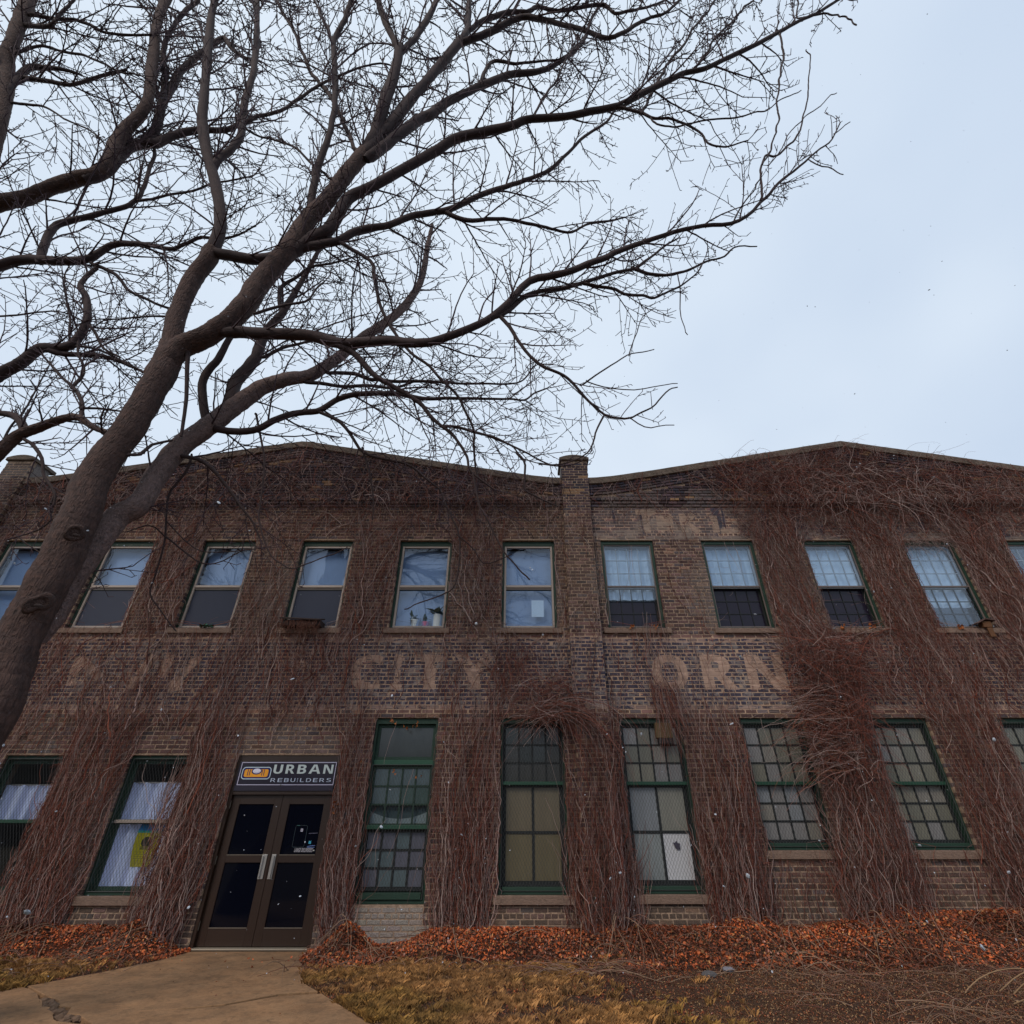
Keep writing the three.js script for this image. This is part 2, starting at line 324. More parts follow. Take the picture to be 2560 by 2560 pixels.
    for (const [a, b] of spans) {
      if (yr < 6.7) row(k, a, b, y0, y1, z);
      else { // gable: cut the course where it runs into the raked courses
        let run = null;
        for (let x = a; x <= b + 0.001; x += 0.04) { const ok = y1 < topAt(Math.min(x, b)) - RAKED * BRICK_H; if (ok && run === null) run = x; if ((!ok || x + 0.04 > b) && run !== null) { if (x - run > 0.05) row(k, run, Math.min(x, b), y0, y1, z); run = null; } }
      }
    }
    for (const [a, b] of PIERS) if (yr < 7.62 && !OPEN.some((o) => ym > o[2] && ym < o[3] && a < o[1] && b > o[0])) row(k, a, b, y0, y1, 0.12);
  }
  for (let r = 1; r <= RAKED; r++) { // courses that follow the slope of the gable
    const f = (x) => topAt(x) - r * BRICK_H;
    let edges = [-HALF, ...PIERS.slice(0, 2).flatMap(([a, b]) => [a, b]).sort((a, b) => a - b), HALF];
    for (let i = 0; i < edges.length - 1; i += 2) { let x = edges[i]; const L = BRICK_L, off = r % 2 ? 0 : L / 2; x = x - L + off; for (; x < edges[i + 1]; x += L) lay(Math.max(x + JOINT / 2, edges[i]), Math.min(x + L - JOINT / 2, edges[i + 1]), JOINT / 2, BRICK_H - JOINT / 2, 0.034, f); }
  }
  single.sort((a, b) => (a.cy < 0.42) - (b.cy < 0.42) || a.cy - b.cy);
  let n = 0;
  for (const s of single) {
    if (n < 300 && s.len > 0.15 && s.cy > 0.42 && Math.abs(s.cx) < 9) {
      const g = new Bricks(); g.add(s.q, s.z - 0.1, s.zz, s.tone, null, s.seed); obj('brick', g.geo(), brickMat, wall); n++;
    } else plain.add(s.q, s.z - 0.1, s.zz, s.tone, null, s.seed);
  }
  tag(obj('bricks', plain.geo(), brickMat, wall), null, null, null, 'stuff');
  tag(obj('painted_bricks', band.geo(), bandMat, wall), null, null, null, 'stuff');
  tag(obj('whitewashed_bricks', ghost.geo(), ghostMat, wall), null, null, null, 'stuff');
}
const stoneMat = flat(C(0.40, 0.265, 0.195), 0.93, { map: sized(grain, 1.3), bumpMap: sized(bump, 3), bumpScale: 0.006 });
const copingMat = flat(C(0.21, 0.155, 0.115), 0.93, { map: sized(grain, 1.1), bumpMap: sized(bump, 3), bumpScale: 0.006 });
const limeMat = flat(C(0.30, 0.25, 0.22), 0.93, { map: sized(grain, 1.5), bumpMap: sized(bump, 3), bumpScale: 0.005 });
{ // coping stones along the gables, pier caps
  const R = rng(5); let x = -HALF;
  while (x < HALF) {
    let e = Math.min(x + 0.75 + R() * 0.1, HALF); const inPier = PIERS.find(([a, b]) => x >= a - 0.03 && x < b); if (inPier) { x = inPier[1] + 0.002; continue; }
    const next = PIERS.find(([a]) => a > x && a < e); if (next) e = next[0] - 0.002; if (e - x < 0.05) { x = e + 0.01; continue; }
    const s = new THREE.Shape(); const N = 4, a = x + 0.005, b = e - 0.005;
    for (let i = 0; i <= N; i++) { const q = lerp(a, b, i / N); i ? s.lineTo(q, topAt(q) + 0.001) : s.moveTo(q, topAt(q) + 0.001); }
    for (let i = N; i >= 0; i--) { const q = lerp(a, b, i / N); s.lineTo(q, topAt(q) + 0.17 + (R() - 0.5) * 0.006); }
    obj('coping_stone', new THREE.ExtrudeGeometry(s, { depth: 0.5, bevelEnabled: true, bevelSize: 0.006, bevelThickness: 0.008, bevelSegments: 1 }).translate(0, 0, -0.42), copingMat, building);
    x = e;
  }
  for (const [a, b] of PIERS.slice(0, 2)) {
    const s = new THREE.Shape(); s.moveTo(a - 0.03, 0); s.lineTo(b + 0.03, 0); s.lineTo(b + 0.03, 0.06); s.quadraticCurveTo((a + b) / 2, 0.22, a - 0.03, 0.06); s.closePath();
    obj('pier_cap', new THREE.ExtrudeGeometry(s, { depth: 0.66, bevelEnabled: true, bevelSize: 0.01, bevelThickness: 0.01, bevelSegments: 1 }).translate(0, H(7.72), -0.5), copingMat, building);
    obj('pier_side', put(box(0.02, 0.78, 0.4, a + 0.012, H(7.33), -0.19), box(0.02, 0.78, 0.4, b - 0.012, H(7.33), -0.19), box(b - a - 0.05, 0.9, 0.36, (a + b) / 2, H(7.27), -0.19)), limeMat, building);
  }
}
{ // the rest of the building: floors, roof and far walls, so that the rooms are closed
  const plaster = flat(C(0.16, 0.15, 0.14), 0.95);
  obj('floor_slab', box(28, 0.3, 11.4, 0, H(2.7), -6.1), plaster, building);
  obj('back_wall', box(28.4, 9.2, 0.3, 0, 4.3, -11.95), plaster, building);
  obj('side_wall', put(box(0.3, 9.0, 11.4, -14.05, 4.2, -6.1), box(0.3, 9.0, 11.4, 14.05, 4.2, -6.1)), plaster, building);
  obj('roof', box(28, 0.3, 11.4, 0, H(6.85), -6.1), flat(C(0.06, 0.06, 0.06), 0.9), building);
  obj('ground_floor', box(28, 0.3, 11.4, 0, -0.2, -6.1), plaster, building);
  obj('partition', put(box(0.12, 8.2, 11.3, -7.6, 4.2, -6.12), box(0.12, 8.2, 11.3, 1.3, 4.2, -6.12)), plaster, building);
}

// ---------------------------------------------------------------- windows
const greenPaint = flat(C(0.008, 0.036, 0.02), 0.6, { bumpMap: sized(bump, 3), bumpScale: 0.002 });
const greenLight = flat(C(0.012, 0.072, 0.038), 0.55);
const creamMetal = flat(C(0.38, 0.31, 0.26), 0.45);
const brownMetal = flat(C(0.14, 0.105, 0.09), 0.45);
const darkWood = flat(C(0.007, 0.009, 0.01), 0.7);
const wireMat = flat(C(0.075, 0.08, 0.078), 0.6, { metalness: 0.3 });
const clearPane = new THREE.MeshPhysicalMaterial({ color: C(0.9, 0.95, 1), transmission: 1, thickness: 0, roughness: 0.02, ior: 1.55 });
const tintPane = new THREE.MeshPhysicalMaterial({ color: C(0.79, 0.88, 1), transmission: 1, thickness: 0, roughness: 0.02, ior: 1.55 });  // blue tint stands in for the blue of the reflected sky
const dullPane = (r, g, b, rough = 0.28) => flat(C(r, g, b), rough, { map: sized(dust, 0.9), clearcoat: 0.4, clearcoatRoughness: 0.15 });
const greyPanes = [dullPane(0.25, 0.235, 0.185), dullPane(0.28, 0.26, 0.225), dullPane(0.22, 0.21, 0.165), dullPane(0.27, 0.26, 0.255), dullPane(0.2, 0.195, 0.155)];
const oliveLower = [dullPane(0.16, 0.135, 0.08), dullPane(0.18, 0.15, 0.1)];
const bluePanes = [dullPane(0.31, 0.34, 0.34), dullPane(0.28, 0.3, 0.32), dullPane(0.3, 0.295, 0.25)];
const tealPanes = [dullPane(0.075, 0.12, 0.112, 0.2), dullPane(0.12, 0.165, 0.18, 0.2), dullPane(0.14, 0.145, 0.185, 0.2), dullPane(0.14, 0.145, 0.13, 0.2)];
const darkPanes = [dullPane(0.045, 0.052, 0.05, 0.2), dullPane(0.06, 0.06, 0.056, 0.2)];
const greyWood = flat(C(0.34, 0.36, 0.38), 0.7), nightPane = flat(C(0.018, 0.014, 0.026), 0.08, { ior: 1.35 }), screenMat = flat(C(0.028, 0.036, 0.064), 0.75);
const whiteBoard = flat(C(0.62, 0.62, 0.64), 0.6);

function sash(part, w, y0, y1, z, cols, rows, bar, barMat, panes, R, frame = 0.05) { // rails and stiles, glazing bars and panes
  const hgt = y1 - y0, yc = (y0 + y1) / 2;
  obj('sash', put(box(w, frame, 0.035, 0, y0 + frame / 2, z), box(w, frame, 0.035, 0, y1 - frame / 2, z), box(frame, hgt - 2 * frame, 0.033, -w / 2 + frame / 2, yc, z), box(frame, hgt - 2 * frame, 0.033, w / 2 - frame / 2, yc, z)), barMat, part);
  const iw = w - 2 * frame, ih = hgt - 2 * frame;
  const vb = new THREE.BoxGeometry(bar, ih, 0.026), hb = new THREE.BoxGeometry(iw, bar, 0.022);
  for (let c = 1; c < cols; c++) obj('muntin', vb, barMat, part, [-iw / 2 + iw * c / cols, yc, z]);
  for (let r = 1; r < rows; r++) obj('muntin', hb, barMat, part, [0, y0 + frame + ih * r / rows, z]);
  const pg = new THREE.BoxGeometry(iw / cols - bar * 0.2, ih / rows - bar * 0.2, 0.006);
  for (let c = 0; c < cols; c++) for (let r = 0; r < rows; r++) {
    const m = typeof panes === 'function' ? panes(c, r) : Array.isArray(panes) ? panes[Math.floor(R() * panes.length)] : panes;
    const q = obj('pane', pg, m, part, [-iw / 2 + iw * (c + 0.5) / cols, y0 + frame + ih * (r + 0.5) / rows, z - 0.004]);
    q.rotation.set((R() - 0.5) * 0.012, (R() - 0.5) * 0.012, 0);
  }
}
function sill(part, w, dx, h, y, d = 0.1) {
  obj('sill', new RoundedBoxGeometry(w, h * 0.9, 0.22, 2, 0.012).translate(dx, y - h * 0.45, -0.055), stoneMat, part);
}
function guard(part, w, y0, y1, z) { // expanded-metal guard: a diamond lattice of wires in a thin frame
  const t = new Tubes(), h = y1 - y0, dx = 0.052, k = 2.0;
  for (const s of [1, -1]) for (let a = -h / k - w; a < w + h / k; a += dx) {
    let p = [a, 0], q = [a + s * h / k, h];                              // x = a + s*y/k
    const clip = (x) => s * k * (x - a); let ya = 0, yb = h; const y1c = clip(-w / 2), y2c = clip(w / 2); ya = Math.max(0, Math.min(y1c, y2c)); yb = Math.min(h, Math.max(y1c, y2c));
    if (yb - ya < 0.02) continue; p = V(a + s * ya / k, y0 + ya, z + s * 0.0015); q = V(a + s * yb / k, y0 + yb, z + s * 0.0015);
    t.add([p, q], [0.0022, 0.0022], 3);
  }
  t.add([V(-w / 2, y0, z), V(-w / 2, y1, z)], [0.006, 0.006], 4); t.add([V(w / 2, y0, z), V(w / 2, y1, z)], [0.006, 0.006], 4); t.add([V(-w / 2, y0, z), V(w / 2, y0, z)], [0.006, 0.006], 4); t.add([V(-w / 2, y1, z), V(w / 2, y1, z)], [0.006, 0.006], 4);
  obj('mesh_guard', t.geo(), wireMat, part);
}
const windowPart = (o, label) => { const g = new THREE.Group(); g.name = 'window'; g.position.set((o[0] + o[1]) / 2, o[2], 0); building.add(g); if (label) g.userData.label = label; return g; };
function casing(part, w, h, mat, t, top, z0, z1) { // fixed outer frame
  const d = z0 - z1, zc = (z0 + z1) / 2;
  obj('frame', put(box(t, h, d, -w / 2 + t / 2 + 0.003, h / 2, zc), box(t, h, d, w / 2 - t / 2 - 0.003, h / 2, zc), box(w - 2 * t - 0.008, top, d, 0, h - top / 2 - 0.003, zc), box(w - 2 * t - 0.008, 0.045, d, 0, 0.024, zc)), mat, part);
}
const RW = rng(77);
UP.forEach((o, i) => {
  const w = o[1] - o[0], h = o[3] - o[2];
  if (i < 6) { // replacement windows: cream aluminium, two plain panes
    const p = windowPart(o);
    casing(p, w, h, greenPaint, 0.045, 0.1, -0.07, -0.2);
    const fw = w - 0.1, y0 = 0.047, y1 = h - 0.104, ym = 1.0 - 0.03, z = -0.115, f = 0.045;
    obj('frame', put(rbox(f, y1 - y0, 0.06, -fw / 2 + f / 2, (y0 + y1) / 2, z), rbox(f, y1 - y0, 0.06, fw / 2 - f / 2, (y0 + y1) / 2, z), rbox(fw - 2 * f, f, 0.058, 0, y1 - f / 2, z), rbox(fw - 2 * f, f * 0.9, 0.058, 0, y0 + f / 2, z)), creamMetal, p);
    obj('meeting_rail', put(rbox(fw - 2 * f, 0.055, 0.066, 0, ym, z + 0.006), box(fw - 2 * f, 0.03, 0.03, 0, ym - 0.045, z - 0.01)), creamMetal, p);
    obj('gasket', box(fw - 2 * f, 0.02, 0.03, 0, ym - 0.072, z - 0.012), darkWood, p);
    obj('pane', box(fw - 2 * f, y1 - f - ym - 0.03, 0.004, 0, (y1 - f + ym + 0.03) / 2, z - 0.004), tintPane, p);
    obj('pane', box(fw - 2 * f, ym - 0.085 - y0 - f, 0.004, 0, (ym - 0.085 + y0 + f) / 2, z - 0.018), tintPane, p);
    if (i > 0 && i < 4) obj('insect_screen', box(fw - 2 * f, ym - 0.085 - y0 - f, 0.003, 0, (ym - 0.085 + y0 + f) / 2, z - 0.008), screenMat, p);
    sill(p, w + 0.17, -0.005, 0.115, -0.004);
  } else { // old sashes behind storm windows
    const p = windowPart(o);
    casing(p, w, h, greenPaint, 0.05, 0.075, -0.05, -0.22);
    const fw = w - 0.1, y0 = 0.047, y1 = h - 0.08, ym = 0.965, z = -0.085, f = 0.028;
    obj('storm_frame', put(rbox(f, y1 - y0, 0.03, -fw / 2 + f / 2, (y0 + y1) / 2, z), rbox(f, y1 - y0, 0.03, fw / 2 - f / 2, (y0 + y1) / 2, z), rbox(fw - 2 * f, f, 0.028, 0, y1 - f / 2, z), rbox(fw - 2 * f, f, 0.028, 0, y0 + f / 2, z), rbox(fw - 2 * f, 0.036, 0.034, 0, ym, z)), brownMetal, p);
    obj('storm_pane', box(fw - 2 * f, y1 - f - ym - 0.02, 0.003, 0, (y1 - f + ym + 0.02) / 2, z), clearPane, p);
    if (i === 6) obj('storm_pane', box(fw - 2 * f, 0.27, 0.003, 0, ym - 0.16, z - 0.01), clearPane, p);
    if (i > 8) obj('storm_pane', box(fw - 2 * f, ym - 0.02 - y0 - f, 0.003, 0, (ym - 0.02 + y0 + f) / 2, z - 0.01), clearPane, p);
    sash(p, fw - 0.02, ym - 0.02, y1 - 0.005, -0.15, 4, 3, 0.014, greyWood, clearPane, RW, 0.04);
    sash(p, fw - 0.02, y0 + 0.005, ym + 0.02, -0.19, 4, 3, 0.016, darkWood, i === 7 || i === 8 ? nightPane : i === 6 ? (c, r) => (r < 2 ? nightPane : clearPane) : clearPane, RW, 0.045);
    sill(p, w + 0.2, 0, 0.115, -0.004);
  }
});
LOW.forEach((o, i) => {
  if (i === 2) return;
  const w = o[1] - o[0], h = o[3] - o[2], p = windowPart(o), z = -0.13, fw = w - 0.085;
  casing(p, w, h, greenPaint, 0.038, i < 2 || i === 10 ? 0.06 : 0.09, -0.05, -0.2);
  if (i < 2 || i === 10) {
    const ym = H(0.1) - o[2];
    sash(p, fw, ym - 0.025, h - 0.07, z, 1, 1, 0.02, greenPaint, clearPane, RW, 0.055);
    sash(p, fw, 0.05, ym + 0.02, z - 0.04, 1, 1, 0.02, greenPaint, clearPane, RW, 0.06);
    obj('meeting_rail', rbox(fw, 0.05, 0.05, 0, ym, z + 0.02), i === 1 ? creamMetal : greenLight, p);
    guard(p, w - 0.09, 0.05, h - 0.05, -0.035);
  } else if (i === 3) {
    sash(p, fw, 2.09, h - 0.1, z, 1, 1, 0.02, greenPaint, darkPanes, RW, 0.05);
    obj('transom_rail', rbox(fw, 0.09, 0.08, 0, 2.04, z + 0.02), greenLight, p);
    sash(p, fw, 1.05, 2.0, z, 4, 3, 0.028, greenPaint, (c, r) => (r === 0 ? clearPane : tealPanes[Math.floor(RW() * 2)]), RW, 0.05);
    obj('meeting_rail', rbox(fw + 0.02, 0.06, 0.06, 0, 1.045, z + 0.03), greenLight, p);
    sash(p, fw, 0.16, 1.02, z - 0.04, 4, 3, 0.034, darkWood, (c, r) => tealPanes[1 + Math.floor(RW() * 2)], RW, 0.05);
    obj('bottom_board', rbox(w - 0.13, 0.09, 0.16, 0, 0.1, -0.1), greenPaint, p);
    guard(p, w - 0.09, 0.06, 2.0, -0.035);
  } else {
    const ym = H(0.68) - o[2], four = i >= 6;
    const up = i === 4 ? darkPanes : greyPanes, lo = i === 4 ? oliveLower : bluePanes;
    sash(p, fw, ym - 0.02, h - 0.1, z, 4, 3, 0.028, darkWood, up, RW, 0.05);
    if (four) sash(p, fw, 0.1, ym + 0.01, z - 0.04, 4, 3, 0.028, darkWood, i === 6 ? [greyPanes[1], greyPanes[3], bluePanes[1]] : greyPanes, RW, 0.045);
    else sash(p, fw, 0.1, ym + 0.01, z - 0.04, 2, 2, 0.042, darkWood, i === 5 ? (c, r) => (c === 1 && r === 0 ? whiteBoard : bluePanes[Math.floor(RW() * 3)]) : lo, RW, 0.07);
    obj('meeting_rail', rbox(fw + 0.02, 0.055, 0.06, 0, ym, z + 0.03), greenLight, p);
    obj('bottom_board', rbox(w - 0.13, 0.05, 0.14, 0, 0.075, -0.1), greenPaint, p);
    guard(p, w - 0.09, 0.05, h - 0.07, -0.035);
  }
  if (i !== 3) sill(p, w + 0.14, 0, 0.135, -0.004, 0.08);
});

// ---------------------------------------------------------------- entrance door
const doorBrown = flat(C(0.029, 0.0135, 0.0075), 0.42, { bumpMap: sized(bump, 5), bumpScale: 0.0006 });
const doorDark = flat(C(0.02, 0.014, 0.011), 0.5);
const steel = flat(C(0.48, 0.46, 0.43), 0.38, { metalness: 0.6 });
const darkGlass = flat(C(0.003, 0.004, 0.009), 0.06, { ior: 1.3 });
{
  const o = LOW[2], w = o[1] - o[0], d = new THREE.Group(); d.name = 'entrance_door'; d.position.set((o[0] + o[1]) / 2, 0, 0); building.add(d);
  d.userData.label = 'brown double glass entrance door under the shop sign';
  const top = H(1.12), lt = H(0.50), z = -0.1;
  obj('frame', put(box(0.05, top, 0.16, -w / 2 + 0.028, top / 2, z), box(0.05, top, 0.16, w / 2 - 0.028, top / 2, z), box(w - 0.112, 0.1, 0.16, 0, top - 0.053, z), box(w - 0.112, 0.065, 0.15, 0, lt + 0.035, z)), doorBrown, d);
  obj('threshold', put(rbox(w - 0.02, 0.02, 0.2, 0, 0.02, -0.06), box(w - 0.02, 0.02, 0.16, 0, -0.001, -0.07)), flat(C(0.36, 0.31, 0.24), 0.5, { metalness: 0.4 }), d);
  const lw = (w - 0.116) / 2;
  for (const s of [-1, 1]) {
    const cx = s * lw / 2, y0 = 0.04, y1 = lt - 0.003, ww = lw - 0.006, st = 0.135, mid = 1.115, mh = 0.1, bot = 0.22;
    obj('leaf', put(rbox(st, y1 - y0, 0.045, cx - ww / 2 + st / 2, (y0 + y1) / 2, z, 0.003), rbox(st, y1 - y0, 0.045, cx + ww / 2 - st / 2, (y0 + y1) / 2, z, 0.003), rbox(ww - 2 * st, bot, 0.043, cx, y0 + bot / 2, z, 0.003), rbox(ww - 2 * st, mh, 0.043, cx, mid + mh / 2, z, 0.003), rbox(ww - 2 * st, 0.14, 0.043, cx, y1 - 0.07, z, 0.003)), doorBrown, d);
    obj('glazing_bead', put(box(ww - 2 * st, 0.012, 0.01, cx, y0 + bot + 0.006, z + 0.024), box(ww - 2 * st, 0.012, 0.01, cx, mid + mh + 0.006, z + 0.024)), flat(C(0.16, 0.13, 0.1), 0.4), d);
    obj('pane', box(ww - 2 * st, mid - y0 - bot, 0.008, cx, (mid + y0 + bot) / 2, z), darkGlass, d);
    obj('pane', box(ww - 2 * st, y1 - 0.14 - mid - mh, 0.008, cx, (y1 - 0.14 + mid + mh) / 2, z), darkGlass, d);
    obj('handle', put(rbox(s < 0 ? 0.085 : 0.07, 0.34, 0.012, s * (s < 0 ? 0.095 : 0.06), 1.06, z + 0.03, 0.004), rbox(0.018, 0.3, 0.03, s * (s < 0 ? 0.11 : 0.07), 1.06, z + 0.05, 0.006)), steel, d);
    for (const hy of [0.3, 1.15, 1.95]) obj('hinge', rbox(0.016, 0.12, 0.012, s * (w / 2 - 0.052), hy, z + 0.055, 0.003), flat(C(0.25, 0.22, 0.18), 0.4, { metalness: 0.5 }), d);
  }
}
function canvasPlane(w, h, px, draw, alpha = false) {
  const cv = document.createElement('canvas'); cv.width = px; cv.height = Math.round(px * h / w);
  const g = cv.getContext('2d'); draw(g, cv.width, cv.height);
  const t = new THREE.CanvasTexture(cv); t.colorSpace = THREE.SRGBColorSpace; return t;
}
function fitText(g, s, x0, x1, y0, y1, font, color, skew = 0) { // text stretched to a box (y down)
  g.save(); g.font = font + ' 200px sans-serif'; g.fillStyle = color; g.textBaseline = 'alphabetic';
  const m = g.measureText(s), l = m.actualBoundingBoxLeft ?? 0, r = m.actualBoundingBoxRight || m.width, up = m.actualBoundingBoxAscent || 146, dn = m.actualBoundingBoxDescent ?? 0;
  g.translate(x0, y1); g.transform(1, 0, skew, 1, 0, 0); g.scale((x1 - x0) / (r + l), (y1 - y0) / (up + dn)); g.fillText(s, l, -dn); g.restore();
}
{ // shop sign over the door
  const x0 = -5.035, x1 = -3.285, y0 = H(0.555), y1 = H(1.025), w = x1 - x0, h = y1 - y0;
  const t = thing('shop_sign', 'dark sign with orange logo and white lettering above the brown double door', 'sign', [(x0 + x1) / 2, y0, -0.01]);
  const map = canvasPlane(w, h, 1400, (g, W, Hh) => {
    const grd = '#2b2734'; g.fillStyle = grd; g.fillRect(0, 0, W, Hh); g.fillStyle = '#35313d'; g.fillRect(0, Hh * 0.83, W, Hh * 0.17);
    g.strokeStyle = '#c9c4dd'; g.lineWidth = W * 0.0065; g.strokeRect(W * 0.022, Hh * 0.03, W * 0.972, Hh * 0.77);
    const rr = (x, y, a, b, r) => { g.beginPath(); g.moveTo(x + r, y); g.arcTo(x + a, y, x + a, y + b, r); g.arcTo(x + a, y + b, x, y + b, r); g.arcTo(x, y + b, x, y, r); g.arcTo(x, y, x + a, y, r); g.closePath(); };
    rr(W * 0.045, Hh * 0.20, W * 0.29, Hh * 0.40, W * 0.03); g.fillStyle = '#27245a'; g.fill(); g.strokeStyle = '#c5d8e4'; g.lineWidth = W * 0.008; g.stroke();
    rr(W * 0.066, Hh * 0.265, W * 0.245, Hh * 0.27, W * 0.018); g.fillStyle = '#f0a22e'; g.fill();
    g.fillStyle = '#27245a'; for (const x of [0.098, 0.118, 0.244, 0.264]) { g.fillRect(W * x, Hh * 0.275, W * 0.0075, Hh * 0.21); }
    g.beginPath(); g.ellipse(W * 0.19, Hh * 0.335, W * 0.052, Hh * 0.115, 0, 0, 7); g.fill(); g.fillStyle = '#e4e2f0'; g.beginPath(); g.ellipse(W * 0.19, Hh * 0.325, W * 0.041, Hh * 0.085, 0, 0, 7); g.fill();
    g.strokeStyle = '#8884a8'; g.lineWidth = W * 0.003; g.beginPath(); g.ellipse(W * 0.19, Hh * 0.325, W * 0.03, Hh * 0.055, 0, 0.3, 2.6); g.stroke();
    const L = 'URBAN'; [0.358, 0.485, 0.605, 0.722, 0.872].forEach((x, i) => fitText(g, L[i], W * x, W * (x + [0.094, 0.092, 0.09, 0.122, 0.098][i]), Hh * 0.105, Hh * 0.42, '600', '#c4cfce'));
    const S = 'REBUILDERS', sx = [0.352, 0.425, 0.491, 0.556, 0.621, 0.652, 0.714, 0.785, 0.85, 0.921], sw = [0.05, 0.046, 0.046, 0.046, 0.010, 0.04, 0.05, 0.046, 0.05, 0.046];
    [...S].forEach((c, i) => fitText(g, c, W * sx[i], W * (sx[i] + sw[i]), Hh * 0.575, Hh * 0.705, '400', '#bfcbe0'));
  });
  obj('panel', rbox(w, h, 0.022, 0, h / 2, -0.013, 0.004), flat(C(0.03, 0.028, 0.035), 0.3), t);
  obj('print', new THREE.PlaneGeometry(w - 0.01, h - 0.01).translate(0, h / 2, 0.0005), flat(0xffffff, 0.22, { map }), t);
}
{ // stickers on the right upper door pane
  const w = 0.5, h = 0.6;
  const draw = (mask) => canvasPlane(w, h, 512, (g, W, Hh) => {
    g.fillStyle = mask ? '#000' : '#c8c8d0'; g.fillRect(0, 0, W, Hh);
    const ink = (c) => (mask ? '#fff' : c);
    fitText(g, 'LARGE DELIVERIES', W * 0.27, W * 0.88, Hh * 0.88, Hh * 0.975, '600', ink('#a8a4aa'), -0.12);
    g.fillStyle = ink('#d8d8d0'); g.beginPath(); g.arc(W * 0.925, Hh * 0.935, W * 0.02, 0, 7); g.fill();
    g.fillStyle = ink('#38a6c4'); g.beginPath(); g.moveTo(W * 0.7, Hh * 0.78); g.lineTo(W * 0.79, Hh * 0.78); g.lineTo(W * 0.78, Hh * 0.70); g.lineTo(W * 0.75, Hh * 0.73); g.lineTo(W * 0.71, Hh * 0.70); g.closePath(); g.fill();
    g.strokeStyle = ink('#6f8bd0'); g.lineWidth = W * 0.012; g.beginPath(); g.moveTo(W * 0.68, Hh * 0.85); g.quadraticCurveTo(W * 0.78, Hh * 0.82, W * 0.94, Hh * 0.82); g.moveTo(W * 0.68, Hh * 0.865); g.lineTo(W * 0.93, Hh * 0.86); g.stroke();
    g.strokeStyle = ink('#5a566c'); g.lineWidth = W * 0.02; g.setLineDash([W * 0.03, W * 0.014]); g.beginPath(); g.moveTo(W * 0.66, Hh * 0.535); g.lineTo(W * 0.95, Hh * 0.525); g.stroke(); g.setLineDash([]);
    g.fillStyle = ink('#c8c4d4'); g.fillRect(W * 0.36, Hh * 0.42, W * 0.075, Hh * 0.07); g.fillStyle = mask ? '#000' : '#444'; g.fillRect(W * 0.38, Hh * 0.435, W * 0.035, Hh * 0.012); g.fillRect(W * 0.38, Hh * 0.46, W * 0.035, Hh * 0.012);
    g.strokeStyle = ink('#22383e'); g.lineWidth = W * 0.007; g.beginPath(); g.roundRect ? g.roundRect(W * 0.17, Hh * 0.34, W * 0.4, Hh * 0.52, W * 0.06) : g.rect(W * 0.17, Hh * 0.34, W * 0.4, Hh * 0.52); g.stroke();
    g.fillStyle = ink('#2f6a62'); g.fillRect(W * 0.2, Hh * 0.335, W * 0.1, Hh * 0.012);
  });
  const map = draw(false), mask = draw(true); mask.colorSpace = THREE.NoColorSpace;
  const t = obj('door_sticker', new THREE.PlaneGeometry(w, h).translate(0, h / 2, 0), flat(0xffffff, 0.5, { map, alphaMap: mask, transparent: true, side: THREE.DoubleSide }), scene, [-3.672, 1.245, -0.088]);
  tag(t, 'small white and blue lettering stuck on upper right pane of the entrance door', 'sticker');
}
{ // doorbell box right of the door
  const t = thing('intercom', 'small grey box on the brick wall beside the right door jamb', 'intercom', [-2.965, H(0.06), 0.0]);
  obj('housing', rbox(0.075, 0.17, 0.04, 0, 0.085, 0.02, 0.008), flat(C(0.12, 0.115, 0.13), 0.5), t);
  obj('button', rbox(0.03, 0.03, 0.01, 0, 0.05, 0.044, 0.004), flat(C(0.3, 0.3, 0.3), 0.4), t);
  obj('speaker_plate', rbox(0.05, 0.05, 0.006, 0, 0.12, 0.042, 0.004), flat(C(0.04, 0.04, 0.045), 0.6), t);
}
// ---------------------------------------------------------------- things in and on the windows
const shadeMat = new THREE.MeshPhysicalMaterial({ color: C(0.52, 0.53, 0.54), roughness: 0.9 });  // grey sheets added behind the panes to imitate sky reflected in them
const ORD = ['leftmost', 'second', 'third', 'fourth', 'fifth', 'sixth'];
const shadeLong = [true, false, false, false, true, true];
const WHERE = ['mostly hidden by the big trunk', 'just right of the forked trunk', 'above a sill with a scrap of green', 'above the dark tray on its sill', 'with pots standing before it', 'with a white notice before it'];
for (let i = 0; i < 6; i++) {
  const o = UP[i], w = o[1] - o[0] - 0.1, top = o[3] - 0.16, bot = shadeLong[i] ? o[2] + 0.06 : o[2] + 0.93, h = top - bot;
  const t = thing('roller_shade', (shadeLong[i] ? 'full-length' : 'half-drawn') + ' bluish grey shade in upper window ' + WHERE[i], 'roller shade', [(o[0] + o[1]) / 2, bot, -0.28], 'blue shades in the upper windows');
  const g = new THREE.PlaneGeometry(w, h, 12, 8).translate(0, h / 2, 0), p = g.attributes.position; for (let k = 0; k < p.count; k++) p.setZ(k, 0.006 * Math.sin(p.getX(k) * 9 + i) * (1 - p.getY(k) / h)); g.computeVertexNormals();
  obj('cloth', g, new THREE.MeshPhysicalMaterial({ color: C(0.52, 0.53, 0.54), roughness: 0.9, side: THREE.DoubleSide }), t);
  obj('bottom_bar', rbox(w, 0.025, 0.015, 0, 0.0, 0), shadeMat, t);
  obj('roller', new THREE.CylinderGeometry(0.025, 0.025, w, 10).rotateZ(Math.PI / 2).translate(0, h + 0.02, -0.03), shadeMat, t);
}
